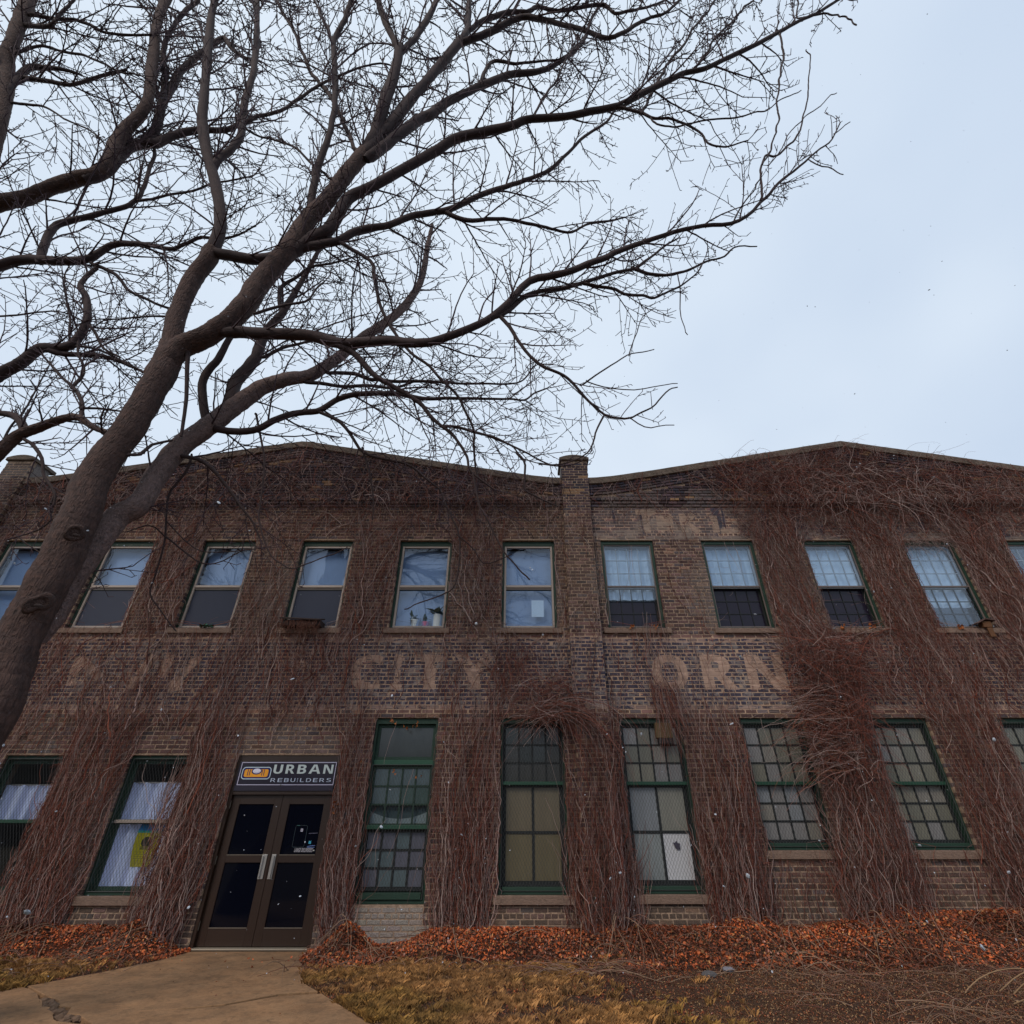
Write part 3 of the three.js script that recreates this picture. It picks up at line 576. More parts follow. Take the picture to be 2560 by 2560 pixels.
function drape(w, h, folds, amp, seed, mat, parent, name = 'cloth') {
  const R = rng(seed), g = new THREE.PlaneGeometry(w, h, Math.round(folds * 12), 10).translate(0, h / 2, 0), p = g.attributes.position, ph = [R() * 6, R() * 6, R() * 6];
  for (let k = 0; k < p.count; k++) { const x = p.getX(k) / w, y = p.getY(k) / h; const f = x * folds * 6.283 + 0.9 * Math.sin(x * 5 + ph[0]) + 0.25 * (1 - y) * Math.sin(x * 9 + ph[1]); p.setZ(k, amp * (Math.sin(f) + 0.35 * Math.sin(2.3 * f + ph[2])) * (0.75 + 0.35 * (1 - y))); }
  g.computeVertexNormals(); return obj(name, g, mat, parent);
}
const voile = new THREE.MeshPhysicalMaterial({ color: C(0.80, 0.77, 0.9), roughness: 0.95, side: THREE.DoubleSide });
for (const [i, top, bot, lab] of [[0, 0.66, 0.1, 'short white curtain in the mesh-covered ground-floor window at the left edge'], [1, 0.70, -0.84, 'long white folded curtain in the mesh-covered window left of the door']]) {
  const o = LOW[i], w = o[1] - o[0] - 0.16;
  const t = thing('curtain', lab, 'curtain', [(o[0] + o[1]) / 2, H(bot), -0.24]);
  drape(w, top - bot, i ? 3.5 : 4, 0.045, 31 + i, voile, t);
  obj('rod', new THREE.CylinderGeometry(0.01, 0.01, w, 8).rotateZ(Math.PI / 2).translate(0, top - bot, 0.012), creamMetal, t);
}
{ // pale curtains in three of the old upper windows
  const lab = ['pale grey curtain behind the old upper window just right of the central brick pier', 'pale curtain behind the small-paned upper window above the painted letters', 'white striped curtain behind the upper window left of the vine-wrapped sash', 'greyish curtain behind the upper window with a tangle of vine over its top'];
  [6, 7, 8, 9].forEach((i, k) => {
    const o = UP[i], w = o[1] - o[0] - 0.14, bot = o[2] + (i === 6 ? 0.72 : i === 9 ? 0.55 : 0.95), top = o[3] - 0.12;
    const t = thing('curtain', lab[k], 'curtain', [(o[0] + o[1]) / 2, bot, -0.255]);
    drape(w, top - bot, i === 8 ? 3 : 5, 0.018, 51 + i, new THREE.MeshPhysicalMaterial({ color: i === 8 ? C(0.85, 0.83, 0.77) : C(0.74, 0.73, 0.69), roughness: 0.95, side: THREE.DoubleSide }), t);
    obj('rod', new THREE.CylinderGeometry(0.01, 0.01, w, 8).rotateZ(Math.PI / 2).translate(0, top - bot, 0.012), brownMetal, t);
  });
}
{ // yellow and blue cloth hanging in the window left of the door
  const w = 0.36, h = 0.62, t = thing('hanging_banner', 'small yellow banner with blue top hanging before the curtain left of the door', 'banner', [-6.37, H(-0.55), -0.19]);
  const map = canvasPlane(w, h, 256, (g, W, Hh) => {
    g.fillStyle = '#b9a40c'; g.fillRect(0, 0, W, Hh); g.fillStyle = '#1f7ba8'; g.fillRect(0, 0, W, Hh * 0.2); g.fillStyle = '#2f9a86'; g.fillRect(0, Hh * 0.17, W, Hh * 0.05);
    g.fillStyle = '#3a2c10'; g.beginPath(); g.ellipse(W * 0.5, Hh * 0.44, W * 0.24, Hh * 0.13, 0.15, 0, 7); g.fill(); g.fillStyle = '#77660e'; g.fillRect(W * 0.28, Hh * 0.53, W * 0.46, Hh * 0.08); g.fillStyle = '#8f800c'; for (let k = 0; k < 6; k++) g.fillRect(W * 0.1, Hh * (0.66 + k * 0.05), W * 0.8, Hh * 0.012);
  });
  const g = new THREE.PlaneGeometry(w, h, 10, 12).translate(0, h / 2, 0), p = g.attributes.position; for (let k = 0; k < p.count; k++) { const y = p.getY(k) / h; p.setX(k, p.getX(k) * (0.82 + 0.3 * Math.sin(y * 2.6)) ); p.setZ(k, 0.012 * Math.sin(p.getX(k) * 24)); } g.computeVertexNormals();
  obj('cloth', g, new THREE.MeshPhysicalMaterial({ map, roughness: 0.9, side: THREE.DoubleSide }), t);
  obj('rail', rbox(w + 0.03, 0.016, 0.012, 0, h, 0), brownMetal, t);
}
{ // pale sheet with a scooped edge behind the glass of the tall window
  const w = 1.04, s = new THREE.Shape(); s.moveTo(-w / 2, 0); s.lineTo(w / 2, 0); s.lineTo(w / 2, 0.2); s.quadraticCurveTo(0, -0.04, -w / 2, 0.2); s.closePath();
  const t = thing('hanging_sheet', 'pale sheet with a scooped top edge behind the tall green window', 'sheet', [-2.11, H(0.06), -0.2]);
  obj('cloth', new THREE.ExtrudeGeometry(s, { depth: 0.004, bevelEnabled: false, curveSegments: 20 }), flat(C(0.36, 0.37, 0.32), 0.9), t);
  obj('backing', box(w, 0.34, 0.006, 0, 0.15, -0.02), flat(C(0.085, 0.115, 0.105), 0.8, { map: sized(dust, 0.9) }), t);
}
{ // sheet of paper in an upper window
  const t = thing('paper_notice', 'white sheet of paper taped inside the sixth upper window, left of the pier', 'notice', [0.375, o6() + 0.3, -0.135]);
  function o6() { return UP[5][2]; }
  obj('sheet', new THREE.PlaneGeometry(0.26, 0.37, 4, 4).translate(0, 0.185, 0), flat(C(0.72, 0.80, 0.80), 0.8, { side: THREE.DoubleSide }), t);
}
{ // plants in the upper window
  const lathe = (pts) => new THREE.LatheGeometry(pts.map(([x, y]) => new THREE.Vector2(x, y)), 20);
  const R = rng(91), leafMat = new THREE.MeshPhysicalMaterial({ color: C(0.17, 0.24, 0.21), roughness: 0.7, side: THREE.DoubleSide });
  const white = flat(C(0.7, 0.76, 0.76), 0.5), pink = flat(C(0.6, 0.2, 0.32), 0.5), soil = flat(C(0.03, 0.02, 0.015), 1);
  const leaves = (parent, n, y, spread, up, size) => {
    const gs = [];
    for (let k = 0; k < n; k++) { const a = R() * 6.28, l = size * (0.7 + R() * 0.6), g = new THREE.PlaneGeometry(l * 0.28, l, 1, 4).translate(0, l / 2, 0), p = g.attributes.position; for (let q = 0; q < p.count; q++) { const v = p.getY(q) / l; p.setX(q, p.getX(q) * Math.sin(Math.PI * (0.12 + 0.86 * v)) * 1.2); p.setZ(q, -v * v * l * 0.45); } g.rotateX(-up * (0.3 + R())); g.rotateY(a); g.translate(Math.cos(a) * spread * R(), y + R() * 0.08, Math.sin(a) * spread * R() * 0.4); g.computeVertexNormals(); gs.push(g); }
    obj('leaves', mergeGeometries(gs), leafMat, parent);
  };
  const y = UP[4][2] + 0.07;
  const a = thing('hanging_pot', 'white hanging plant pot with wire hook inside the fifth upper window', 'plant pot', [-2.22, y, -0.2]);
  obj('pot', lathe([[0.07, 0], [0.075, 0.01], [0.1, 0.16], [0.105, 0.17], [0.095, 0.17], [0.09, 0.15]]), white, a); obj('soil', new THREE.CircleGeometry(0.09, 16).rotateX(-Math.PI / 2).translate(0, 0.15, 0), soil, a);
  { const t = new Tubes(); for (const k of [0, 2.1, 4.2]) t.add([V(Math.cos(k) * 0.1, 0.17, Math.sin(k) * 0.1), V(0, 0.52, 0)], [0.004, 0.004], 4); t.add([V(0, 0.52, 0), V(0, 0.62, 0), V(0.015, 0.655, 0), V(0.035, 0.65, 0), V(0.04, 0.62, 0)], [0.005, 0.005, 0.005, 0.005, 0.005], 5); obj('hook', t.geo(), white, a); }
  leaves(a, 16, 0.15, 0.08, 1.1, 0.15);
  const b = thing('plant_pot', 'pink plant pot between the white pots in the fifth upper window', 'plant pot', [-1.99, y, -0.2]);
  obj('pot', lathe([[0.06, 0], [0.065, 0.01], [0.08, 0.12], [0.085, 0.13], [0.075, 0.13], [0.07, 0.12]]), pink, b); obj('soil', new THREE.CircleGeometry(0.072, 16).rotateX(-Math.PI / 2).translate(0, 0.118, 0), soil, b); leaves(b, 10, 0.11, 0.06, 0.8, 0.14);
  const c = thing('plant_pot', 'tall white planter with broad leaves at right in the fifth upper window', 'plant pot', [-1.75, y, -0.2]);
  obj('pot', lathe([[0.09, 0], [0.095, 0.01], [0.1, 0.28], [0.105, 0.29], [0.095, 0.29], [0.09, 0.27]]), white, c); obj('soil', new THREE.CircleGeometry(0.09, 16).rotateX(-Math.PI / 2).translate(0, 0.265, 0), soil, c); leaves(c, 20, 0.26, 0.1, 0.9, 0.25);
}
{ // dark board tray full of dead stems on the fourth upper sill
  const t = thing('window_tray', 'dark warped wooden tray of dead stems on an upper sill', 'tray', [-4.44, UP[3][2], 0.06]);
  const old = flat(C(0.045, 0.026, 0.022), 0.85, { bumpMap: sized(bump, 6), bumpScale: 0.006 });
  const lid = rbox(0.82, 0.03, 0.3, 0, 0, 0); lid.rotateX(0.35); lid.rotateZ(-0.05); lid.translate(-0.02, 0.17, 0.06);
  obj('board', lid, old, t); obj('tray', put(rbox(0.78, 0.12, 0.025, 0, 0.06, 0.14), rbox(0.78, 0.02, 0.28, 0, 0.012, 0), rbox(0.025, 0.12, 0.26, -0.38, 0.06, 0), rbox(0.025, 0.12, 0.26, 0.38, 0.06, 0)), old, t);
  const tb = new Tubes(), R = rng(17); for (let k = 0; k < 90; k++) { const x = (R() - 0.5) * 0.8, l = 0.1 + R() * 0.25; tb.add([V(x, 0.1, 0.1 + R() * 0.1), V(x + (R() - 0.5) * 0.15, 0.02 - l * 0.3, 0.2), V(x + (R() - 0.5) * 0.3, -l, 0.12 + R() * 0.1)], [0.004, 0.003, 0.0015], 3); }
  obj('dead_stems', tb.geo(), flat(C(0.14, 0.055, 0.035), 0.9), t);
}
{ // scrap of green and leaves on the third upper sill
  const t = thing('leaf_clump', 'clump of green and brown leaves on the third upper sill', 'leaf clump', [-6.42, UP[2][2], 0.06]);
  const R = rng(23), gs = [], gg = []; for (let k = 0; k < 60; k++) { const g = new THREE.PlaneGeometry(0.05, 0.03, 2, 1); g.rotateX(R() * 3); g.rotateY(R() * 3); g.translate((R() - 0.5) * 0.26, 0.02 + R() * 0.05, (R() - 0.5) * 0.1); (k % 3 ? gs : gg).push(g); }
  obj('brown_leaves', mergeGeometries(gs), new THREE.MeshPhysicalMaterial({ color: C(0.08, 0.035, 0.02), roughness: 0.9, side: THREE.DoubleSide }), t); obj('green_leaves', mergeGeometries(gg), new THREE.MeshPhysicalMaterial({ color: C(0.02, 0.14, 0.08), roughness: 0.7, side: THREE.DoubleSide }), t);
}
{ // rusty box with a sloping lid on the tenth upper sill
  const t = thing('ledge_box', 'small rusty brown box with sloping lid on an upper sill at far right', 'box', [9.5, UP[9][2], 0.03]);
  const rust = flat(C(0.22, 0.09, 0.03), 0.85, { map: sized(grain, 3), bumpMap: sized(bump, 5), bumpScale: 0.004 });
  const l1 = rbox(0.3, 0.025, 0.22); l1.rotateZ(0.42); l1.translate(-0.11, 0.14, 0.05); const l2 = rbox(0.26, 0.025, 0.22); l2.rotateZ(-0.16); l2.translate(0.13, 0.18, 0.05);
  obj('lid', put(l1, l2), flat(C(0.09, 0.045, 0.035), 0.8), t); obj('body', put(rbox(0.22, 0.16, 0.16, 0.04, 0.07, 0.03), rbox(0.13, 0.24, 0.03, 0.05, -0.14, 0.1)), rust, t); t.scale.setScalar(0.8);
}
{ // old wooden box fixed at the top of the window left of the small-paned pair
  const t = thing('vent_box', 'small tan wooden box with dark underside high in a mesh-covered window', 'vent box', [2.66, H(1.38), -0.02]);
  obj('casing', rbox(0.3, 0.26, 0.12, 0, 0.16, 0), flat(C(0.2, 0.14, 0.065), 0.85, { map: sized(grain, 4) }), t); obj('vent', rbox(0.27, 0.1, 0.1, 0.02, -0.02, 0), flat(C(0.012, 0.012, 0.012), 0.7), t);
}
{ // dark dead leaf on the white board
  const o = LOW[5], t = obj('dead_leaf', new THREE.ExtrudeGeometry(new THREE.Shape([[0, -0.06], [0.05, -0.05], [0.045, 0.0], [0.06, 0.03], [0.02, 0.035], [0.0, 0.07], [-0.03, 0.04], [-0.06, 0.045], [-0.045, 0.0], [-0.03, -0.03]].map(([x, y]) => new THREE.Vector2(x, y))), { depth: 0.004, bevelEnabled: false }), flat(C(0.06, 0.05, 0.08), 0.8), scene, [2.66, H(-0.25), -0.155]);
  tag(t, 'dark leaf stuck on the white lower pane of a mesh-covered window', 'leaf');
}

// ---------------------------------------------------------------- bare trees
const barkMat = flat(C(0.088, 0.052, 0.042), 0.92, { map: sized(barkColor, 2.2, 1.2), bumpMap: sized(barkBump, 2.2, 1.6), bumpScale: 0.03 });
const paleBark = flat(C(0.21, 0.15, 0.135), 0.92, { map: sized(barkColor, 3, 2.2), bumpMap: sized(barkBump, 3, 3), bumpScale: 0.03 });
const limbMat = flat(C(0.052, 0.031, 0.03), 0.9, { map: sized(barkColor, 6, 1.5), bumpMap: sized(barkBump, 6, 2), bumpScale: 0.006 });
const twigMat = flat(C(0.055, 0.031, 0.038), 0.9);
const crownEdge = [[0, 1620], [50, 1605], [100, 1540], [180, 1560], [240, 1600], [330, 1575], [400, 1480], [440, 1420], [520, 1350], [560, 1300], [600, 1290], [640, 1180], [720, 1240], [800, 1260], [830, 1130], [900, 1110], [1000, 1060], [1200, 1010]];   // how far the crown reaches to the right, by height in the photograph (1932 px)
function crownReach(y) { for (let i = 1; i < crownEdge.length; i++) if (y <= crownEdge[i][0]) { const [a, b] = crownEdge[i - 1], [c, d] = crownEdge[i]; return lerp(b, d, (y - a) / (c - a)); } return 1000; }
function makeTree(t, seedNo, trunkMat) {
  const samples = [], grown = [], R = rng(seedNo);
  const near = (x, y, def) => { let best = 1e9, d = def; for (const s of samples) { const q = (s[0] - x) ** 2 + (s[1] - y) ** 2; if (q < best) { best = q; d = s[2]; } } return best < 60 * 60 ? d : def; };
  function limb(name, tiles, w0, w1, d0, dd, extra = {}) { // tiles: [column, row, x, y, x, y ...] in the enlarged squares of the photograph
    const px = []; for (const [c, r, ...q] of tiles) for (let i = 0; i < q.length; i += 2) px.push([640 * c + q[i] / 3.019, 640 * r + q[i + 1] / 3.019]);
    const dA = d0 ?? near(px[0][0], px[0][1], 6), n = px.length, len = []; let L = 0; px.forEach((p, i) => { if (i) L += Math.hypot(p[0] - px[i - 1][0], p[1] - px[i - 1][1]); len.push(L); });
    let pts = px.map((p, i) => spot(p[0], p[1], dA + dd * len[i] / L));
    const ws = px.map((p, i) => lerp(w0, w1, len[i] / L));
    if (extra.before) { pts = [...extra.before, ...pts]; ws.unshift(...extra.before.map(() => w0)); }
    if (!extra.before) { const r0 = w0 / 2 * reach(pts[0]), back = V(0, 0, 0).subVectors(pts[0], pts[1]).normalize(); pts.unshift(pts[0].clone().addScaledVector(back, r0 * 1.6).addScaledVector(V(0, 0, 0).subVectors(pts[0], camera.position).normalize(), r0 * 0.5)); ws.unshift(w0 * 0.72); }
    const curve = new THREE.CatmullRomCurve3(pts, false, 'centripetal'), total = curve.getLength(), N = Math.max(4, Math.min(w0 > 34 ? 240 : 90, Math.round(total / (w0 > 34 ? 0.05 : 0.1))));
    const out = [], rad = [];
    for (let k = 0; k <= N; k++) {
      const p = curve.getPoint(k / N), f = (k / N) * (pts.length - 1), i = Math.min(pts.length - 2, Math.floor(f)), w = lerp(ws[i], ws[i + 1], f - i);
      let rr = w / 2 * Math.min(reach(p), 0.02); if (extra.flare) rr = Math.max(rr, extra.flare(p)); out.push(p); rad.push(rr);
      const q = onPhoto(p); samples.push([q[0], q[1], DIST - p.z]);
    }
    const wob = rng(seedNo + samples.length), ph = [wob() * 9, wob() * 9], small = w0 < 24;
    const sw = (k, q) => (vnoise(k * 0.31 + ph[0] * 7, q * 9.1 + ph[1], 13) - 0.5) * reach(out[k]) * (w0 < 12 ? 7 : w0 < 30 ? 4 : 0);
    for (let k = 1; k < N; k++) { const a = small ? reach(out[k]) * 0.9 : 0.008; out[k].x += sw(k, 1); out[k].y += sw(k, 2); out[k].x += (wob() - 0.5) * a; out[k].y += (wob() - 0.5) * a; out[k].z += (wob() - 0.5) * a; }
    const tb = new Tubes(), sides = w0 > 34 ? 36 : w0 > 24 ? 16 : w0 > 12 ? 10 : 6;
    tb.add(out, rad, sides, null, (al, a) => 1 + 0.07 * Math.sin(a * 2 + al * 1.3 + ph[0]) + 0.05 * Math.sin(a * 3 - al * 2.7 + ph[1]) + (vnoise(al * 5, a * 2, seedNo) - 0.5) * 0.14 + (w0 > 34 ? (fbm(al * 11, a * 5 + 3, seedNo, 3) - 0.5) * 0.1 : 0));
    const m = obj(name, tb.geo(), extra.mat ?? (w0 > 34 ? trunkMat : limbMat), t);
    grown.push({ out, rad, w0, w1, bare: extra.bare });
    return m;
  }
  function twigs(density = 1) {
    const tb = new Tubes(), small = new Tubes();
    const ok = (p) => { const q = onPhoto(p); const y = q[1] / 1.325; return q[0] / 1.325 < crownReach(y) && y < 1130; };
    const axis = V(0, 0, 0), view = V(0, 0, 0);
    const turn = (dir, p, ang) => { // mostly turned across the line of sight, partly in depth
      view.subVectors(p, camera.position).normalize(); axis.copy(view); axis.x += (R() - 0.5) * 1.5; axis.y += (R() - 0.5) * 1.5; axis.z += (R() - 0.5) * 1.5; axis.normalize();
      return dir.clone().applyAxisAngle(axis, ang).normalize();
    };
    const rad = (p, w) => w / 2 * reach(p);
    const path = (p, dir, lenPx, step) => { // a crooked shoot
      const s = reach(p), n = Math.max(2, Math.round(lenPx / step)), pts = [p.clone()], d = dir.clone(); let bend = (R() - 0.5) * 0.22;
      for (let k = 0; k < n; k++) { const a = bend * 0.5 + (k % 2 ? 1 : -1) * (0.02 + R() * 0.1) + (R() - 0.5) * 0.13; d.copy(turn(d, pts[k], a)); d.y += 0.02; d.normalize(); pts.push(pts[k].clone().addScaledVector(d, lenPx * s / n)); }
      return pts;
    };
    const spur = (p, dir, side) => { const l = 5 + R() * R() * 24, d = turn(dir, p, side * (0.6 + R() * 0.8)), pts = path(p, d, l, 9); if (!ok(pts[pts.length - 1])) return; small.add(pts, pts.map((q, i) => rad(q, 2.0 - 0.6 * i / pts.length)), 3); };
    const shoot = (p, dir, len, w, level) => {
      const pts = path(p, dir, len, level === 1 ? 17 : 13), e = pts[pts.length - 1];
      if (!ok(e)) { if (len > 40) shoot(p, dir, len * 0.5, w * 0.8, level); return; }
      const we = Math.max(1.5, w * 0.45); tb.add(pts, pts.map((q, i) => rad(q, lerp(w, we, i / (pts.length - 1)) * (0.92 + 0.16 * R()))), level === 1 ? 5 : 3);
      let side = R() < 0.5 ? 1 : -1; const tan = V(0, 0, 0);
      for (let i = 1; i < pts.length; i++) {
        tan.subVectors(pts[i], pts[i - 1]).normalize();
        if (level === 1 && R() < 0.56 * density) { side = -side; shoot(pts[i], turn(tan, pts[i], side * (0.45 + R() * 0.6)), (45 + R() * 130) * (1.05 - 0.5 * i / pts.length), Math.max(1.9, w * 0.5), 2); }
        if (R() < (level === 1 ? 0.42 : 0.5)) { side = -side; spur(pts[i], tan, side); }
      }
      if (R() < 0.7) spur(e, tan, side);
    };
    for (const b of grown) {
      if (b.bare) continue;
      let acc = R() * 60, side = 1; const tan = V(0, 0, 0), n = b.out.length;
      for (let k = 2; k < n; k++) {
        const p = b.out[k], s = reach(p); acc += p.distanceTo(b.out[k - 1]) / s; const f = k / (n - 1), wHere = b.rad[k] * 2 / s;
        const gap = wHere > 30 ? 110 : 42 / density;
        if (wHere < 14 && R() < 0.3) { tan.subVectors(p, b.out[k - 1]).normalize(); spur(p, tan, R() < 0.5 ? 1 : -1); }
        if (acc < gap) continue; acc = R() * 14; side = -side;
        tan.subVectors(p, b.out[k - 1]).normalize();
        const long = wHere < 5 ? 60 : wHere < 10 ? 115 : 150;
        shoot(p, turn(tan, p, side * (0.45 + R() * 0.7)), long * (0.5 + R() * 0.95), Math.max(2.2, Math.min(5.2, wHere * 0.42)), 1);
      }
      if (b.w1 < 8) { const e = b.out[n - 1]; tan.subVectors(e, b.out[n - 2]).normalize(); for (let q = 0; q < 2; q++) shoot(e, turn(tan, e, (R() - 0.5) * 0.9), 30 + R() * 60, 2.6, 2); }
    }
    tag(obj('twigs', tb.geo(), twigMat, t), null, null, null, 'stuff'); tag(obj('spurs', small.geo(), twigMat, t), null, null, null, 'stuff');
    return (tb.i.length + small.i.length) / 3;
  }
  return { limb, twigs, samples };
}
{ // the big two-stemmed tree
  const t = thing('bare_tree', 'large leafless tree with two grey-brown stems forking over the left of the facade', 'tree', [0, 0, 0]);
  const T = makeTree(t, 301, barkMat), L = T.limb, D0 = 6.0;
  const foot = spot(-480, 2560, D0);
  L('trunk', [[0, 2, -520, 2400, -260, 1900, -30, 1480, 60, 1200, 180, 880, 380, 520, 520, 200, 610, 0], [0, 1, 725, 1650, 960, 1320, 1130, 1030, 1225, 880, 1320, 690]], 112, 60, D0, 0, { bare: true, before: [V(foot.x - 0.25, -0.2, foot.z), V(foot.x - 0.12, 0.7, foot.z)], flare: (p) => (p.y < 1.4 ? 0.32 + 0.16 * (1.4 - Math.max(0, p.y)) : 0) });
  L('stem', [[0, 2, 330, 820, 480, 560, 680, 300, 900, 30], [0, 1, 1030, 1890, 1180, 1650, 1350, 1450, 1500, 1340, 1650, 1230, 1800, 1110, 1930, 1020], [1, 1, 80, 975, 250, 930, 400, 905, 500, 850, 620, 765, 700, 700, 820, 605, 1000, 490, 1100, 400, 1180, 300, 1240, 200, 1275, 60], [1, 0, 1290, 1880, 1330, 1700]], 72, 9, D0 + 0.25, 1.3, { mat: paleBark });
  // left fork
  L('limb', [[0, 1, 1235, 850, 1290, 680, 1330, 480, 1400, 290, 1470, 150, 1570, 20], [0, 0, 1600, 1890]], 48, 38, null, -0.3, { bare: true });
  L('limb', [[0, 0, 1590, 1920, 1655, 1740, 1662, 1600, 1640, 1450, 1600, 1290, 1565, 1160, 1540, 1020, 1525, 900, 1545, 700, 1560, 500, 1575, 300, 1600, 100, 1640, -60]], 32, 15, null, -0.9);
  L('limb', [[0, 0, 1595, 1260, 1660, 1200, 1745, 1125, 1815, 1030, 1830, 900, 1845, 780, 1880, 660, 1920, 500, 1932, 300, 1940, -40]], 20, 12, null, 0.5);
  L('branch', [[0, 0, 1600, 1900, 1750, 1930], [0, 1, 1930, 25], [1, 0, 150, 1930, 320, 1880, 480, 1845, 620, 1815, 750, 1745, 1000, 1700, 1200, 1625, 1430, 1590, 1550, 1540, 1700, 1470, 1930, 1390], [2, 0, 150, 1340, 260, 1300, 400, 1170, 550, 1030, 700, 930, 780, 830]], 26, 5, null, 0.5);
  L('branch', [[1, 0, 1430, 1600, 1520, 1645, 1650, 1665, 1800, 1650, 1930, 1660], [2, 0, 150, 1690, 300, 1725, 430, 1755, 580, 1690, 720, 1670, 850, 1640]], 12, 4, null, 0.6);
  // right fork, the main limb
  L('limb', [[0, 1, 1240, 820, 1370, 690, 1560, 600, 1720, 490, 1850, 370], [1, 1, 20, 220, 120, 90], [1, 0, 270, 1850, 400, 1650, 520, 1530, 620, 1390, 720, 1270, 820, 1160]], 58, 35, null, -0.4, { bare: true });
  L('limb', [[1, 0, 800, 1180, 890, 1030, 925, 920, 970, 780, 1030, 600, 1070, 450, 1085, 360]], 30, 24, null, -0.4);
  L('branch', [[1, 0, 1080, 380, 1045, 310, 990, 210, 950, 100, 915, -40]], 18, 13, null, -0.3);
  L('branch', [[1, 0, 1095, 390, 1200, 290, 1260, 200, 1320, 90, 1380, -40]], 16, 12, null, 0.2);
  L('limb', [[1, 0, 830, 1150, 940, 1030, 1050, 900, 1180, 730, 1300, 600, 1400, 480, 1550, 300]], 30, 20, null, 0.2);
  L('branch', [[1, 0, 1545, 310, 1590, 240, 1600, 100, 1608, -40]], 17, 13, null, 0.3);
  L('branch', [[1, 0, 1560, 320, 1700, 270, 1820, 215, 1930, 155], [2, 0, 100, 130, 250, 150, 400, 190, 550, 230, 720, 285, 830, 250, 950, 180, 1050, 130, 1150, 100, 1280, -20]], 17, 6, null, -0.4);
  L('branch', [[1, 0, 1590, 240, 1700, 165, 1850, 110, 1930, 90], [2, 0, 120, 90, 200, 50, 330, 80, 500, 60, 690, 35, 780, 100, 880, 85, 1000, 60, 1160, 0]], 13, 5, null, 0.4);
  L('limb', [[1, 0, 860, 1180, 1000, 1080, 1120, 985, 1240, 900, 1330, 855, 1450, 770, 1600, 690, 1720, 640, 1850, 590, 1930, 560], [2, 0, 200, 540, 350, 470, 480, 375, 560, 270, 600, 150, 690, -20]], 28, 5, null, 0.9);
  L('branch', [[1, 0, 1690, 640, 1720, 540, 1800, 460, 1930, 480], [2, 0, 60, 480, 200, 460, 350, 445, 470, 390]], 10, 4, null, 0.2);
  L('limb', [[1, 0, 300, 1890, 420, 1800, 540, 1740, 620, 1620, 700, 1490, 850, 1420, 1000, 1340, 1200, 1230, 1370, 1130, 1500, 1050, 1700, 1000, 1930, 950], [2, 0, 100, 905, 250, 890, 400, 880, 600, 840, 800, 800, 900, 750, 1050, 670, 1200, 600, 1300, 550, 1450, 520, 1600, 450, 1750, 380, 1930, 290], [3, 0, 120, 220, 250, 150, 350, 110, 450, 50, 560, -20]], 30, 6, null, -0.8);
  L('branch', [[3, 0, 330, 115, 440, 100, 480, 115, 530, 110, 550, 130, 585, 125, 595, 145, 625, 150, 640, 180, 668, 190]], 5, 3.5, null, 0, { bare: true });
  L('branch', [[2, 0, 790, 805, 900, 830, 980, 850, 1060, 890, 1180, 890, 1300, 935, 1420, 1000, 1480, 1080, 1560, 1105, 1650, 1100, 1780, 1060]], 9, 3, null, 0.3);
  L('branch', [[2, 0, 1050, 885, 1090, 940, 1200, 955, 1350, 935, 1500, 900, 1650, 890, 1850, 850, 1930, 825], [3, 0, 100, 750, 250, 682]], 5, 2.4, null, 0.1, { bare: true });
  L('branch', [[2, 0, 975, 850, 1050, 720, 1120, 580, 1200, 450, 1300, 330, 1380, 200, 1450, 120, 1550, -20]], 8, 4.5, null, 0.3);
  L('branch', [[2, 0, 1380, 520, 1480, 380, 1560, 260, 1650, 180, 1750, 60, 1850, -20]], 6, 4, null, -0.2);
  L('branch', [[2, 0, 160, 875, 230, 750, 310, 640, 400, 450, 490, 330]], 6, 4, null, -0.1);
  L('branch', [[3, 0, 95, 260, 100, 340, 115, 420, 100, 560, 80, 640, 70, 770, 78, 860, 60, 980, 40, 1060, 0, 1170], [2, 0, 1890, 1240]], 5, 4, null, 0, { bare: true });
  L('branch', [[3, 0, 330, 110, 230, 140, 225, 30, 230, -40]], 4, 3.5, null, 0, { bare: true });
  L('branch', [[1, 0, 350, 1730, 385, 1660, 405, 1590, 440, 1400, 480, 1220, 540, 1050, 580, 900, 595, 700, 597, 500, 590, 320, 640, 210, 685, 100, 730, -40]], 19, 11, null, -0.8);
  L('branch', [[1, 0, 590, 330, 540, 220, 490, 120, 420, -40]], 7, 5, null, 0.2);
  L('branch', [[1, 0, 765, 1140, 735, 1110, 700, 1000, 640, 880, 570, 740, 480, 620, 420, 540, 350, 400, 300, 270, 220, 120, 140, -40]], 11, 7, null, 0.6);
  L('branch', [[0, 0, 1840, 930, 1935, 885], [1, 0, 100, 860, 200, 830, 290, 770, 400, 690, 560, 600, 700, 540, 850, 490, 950, 480, 1030, 495]], 11, 4, null, 0.4);
  L('branch', [[1, 0, 570, 1350, 500, 1300, 400, 1210, 270, 1100, 120, 1050, 0, 1020], [0, 0, 1850, 970]], 7, 5, null, 0.2);
  // low right limb
  L('limb', [[0, 1, 1740, 575, 1830, 575, 1932, 585], [1, 1, 200, 590, 400, 600, 520, 630, 650, 660, 850, 650, 1000, 640, 1200, 660, 1350, 640, 1500, 590, 1650, 530, 1780, 460, 1930, 330], [2, 1, 130, 190, 300, 150, 450, 110, 600, 50, 720, 10], [2, 0, 760, 1915, 900, 1860, 1100, 1790, 1300, 1730, 1480, 1700, 1650, 1690, 1800, 1610, 1880, 1520, 1930, 1480], [3, 0, 80, 1380, 170, 1310, 280, 1220, 380, 1130, 460, 1080, 510, 1000, 545, 925]], 30, 3, null, -0.5);
  L('branch', [[3, 0, 310, 1210, 380, 1250, 460, 1260, 520, 1300, 570, 1318]], 3.2, 2.2, null, 0, { bare: true });
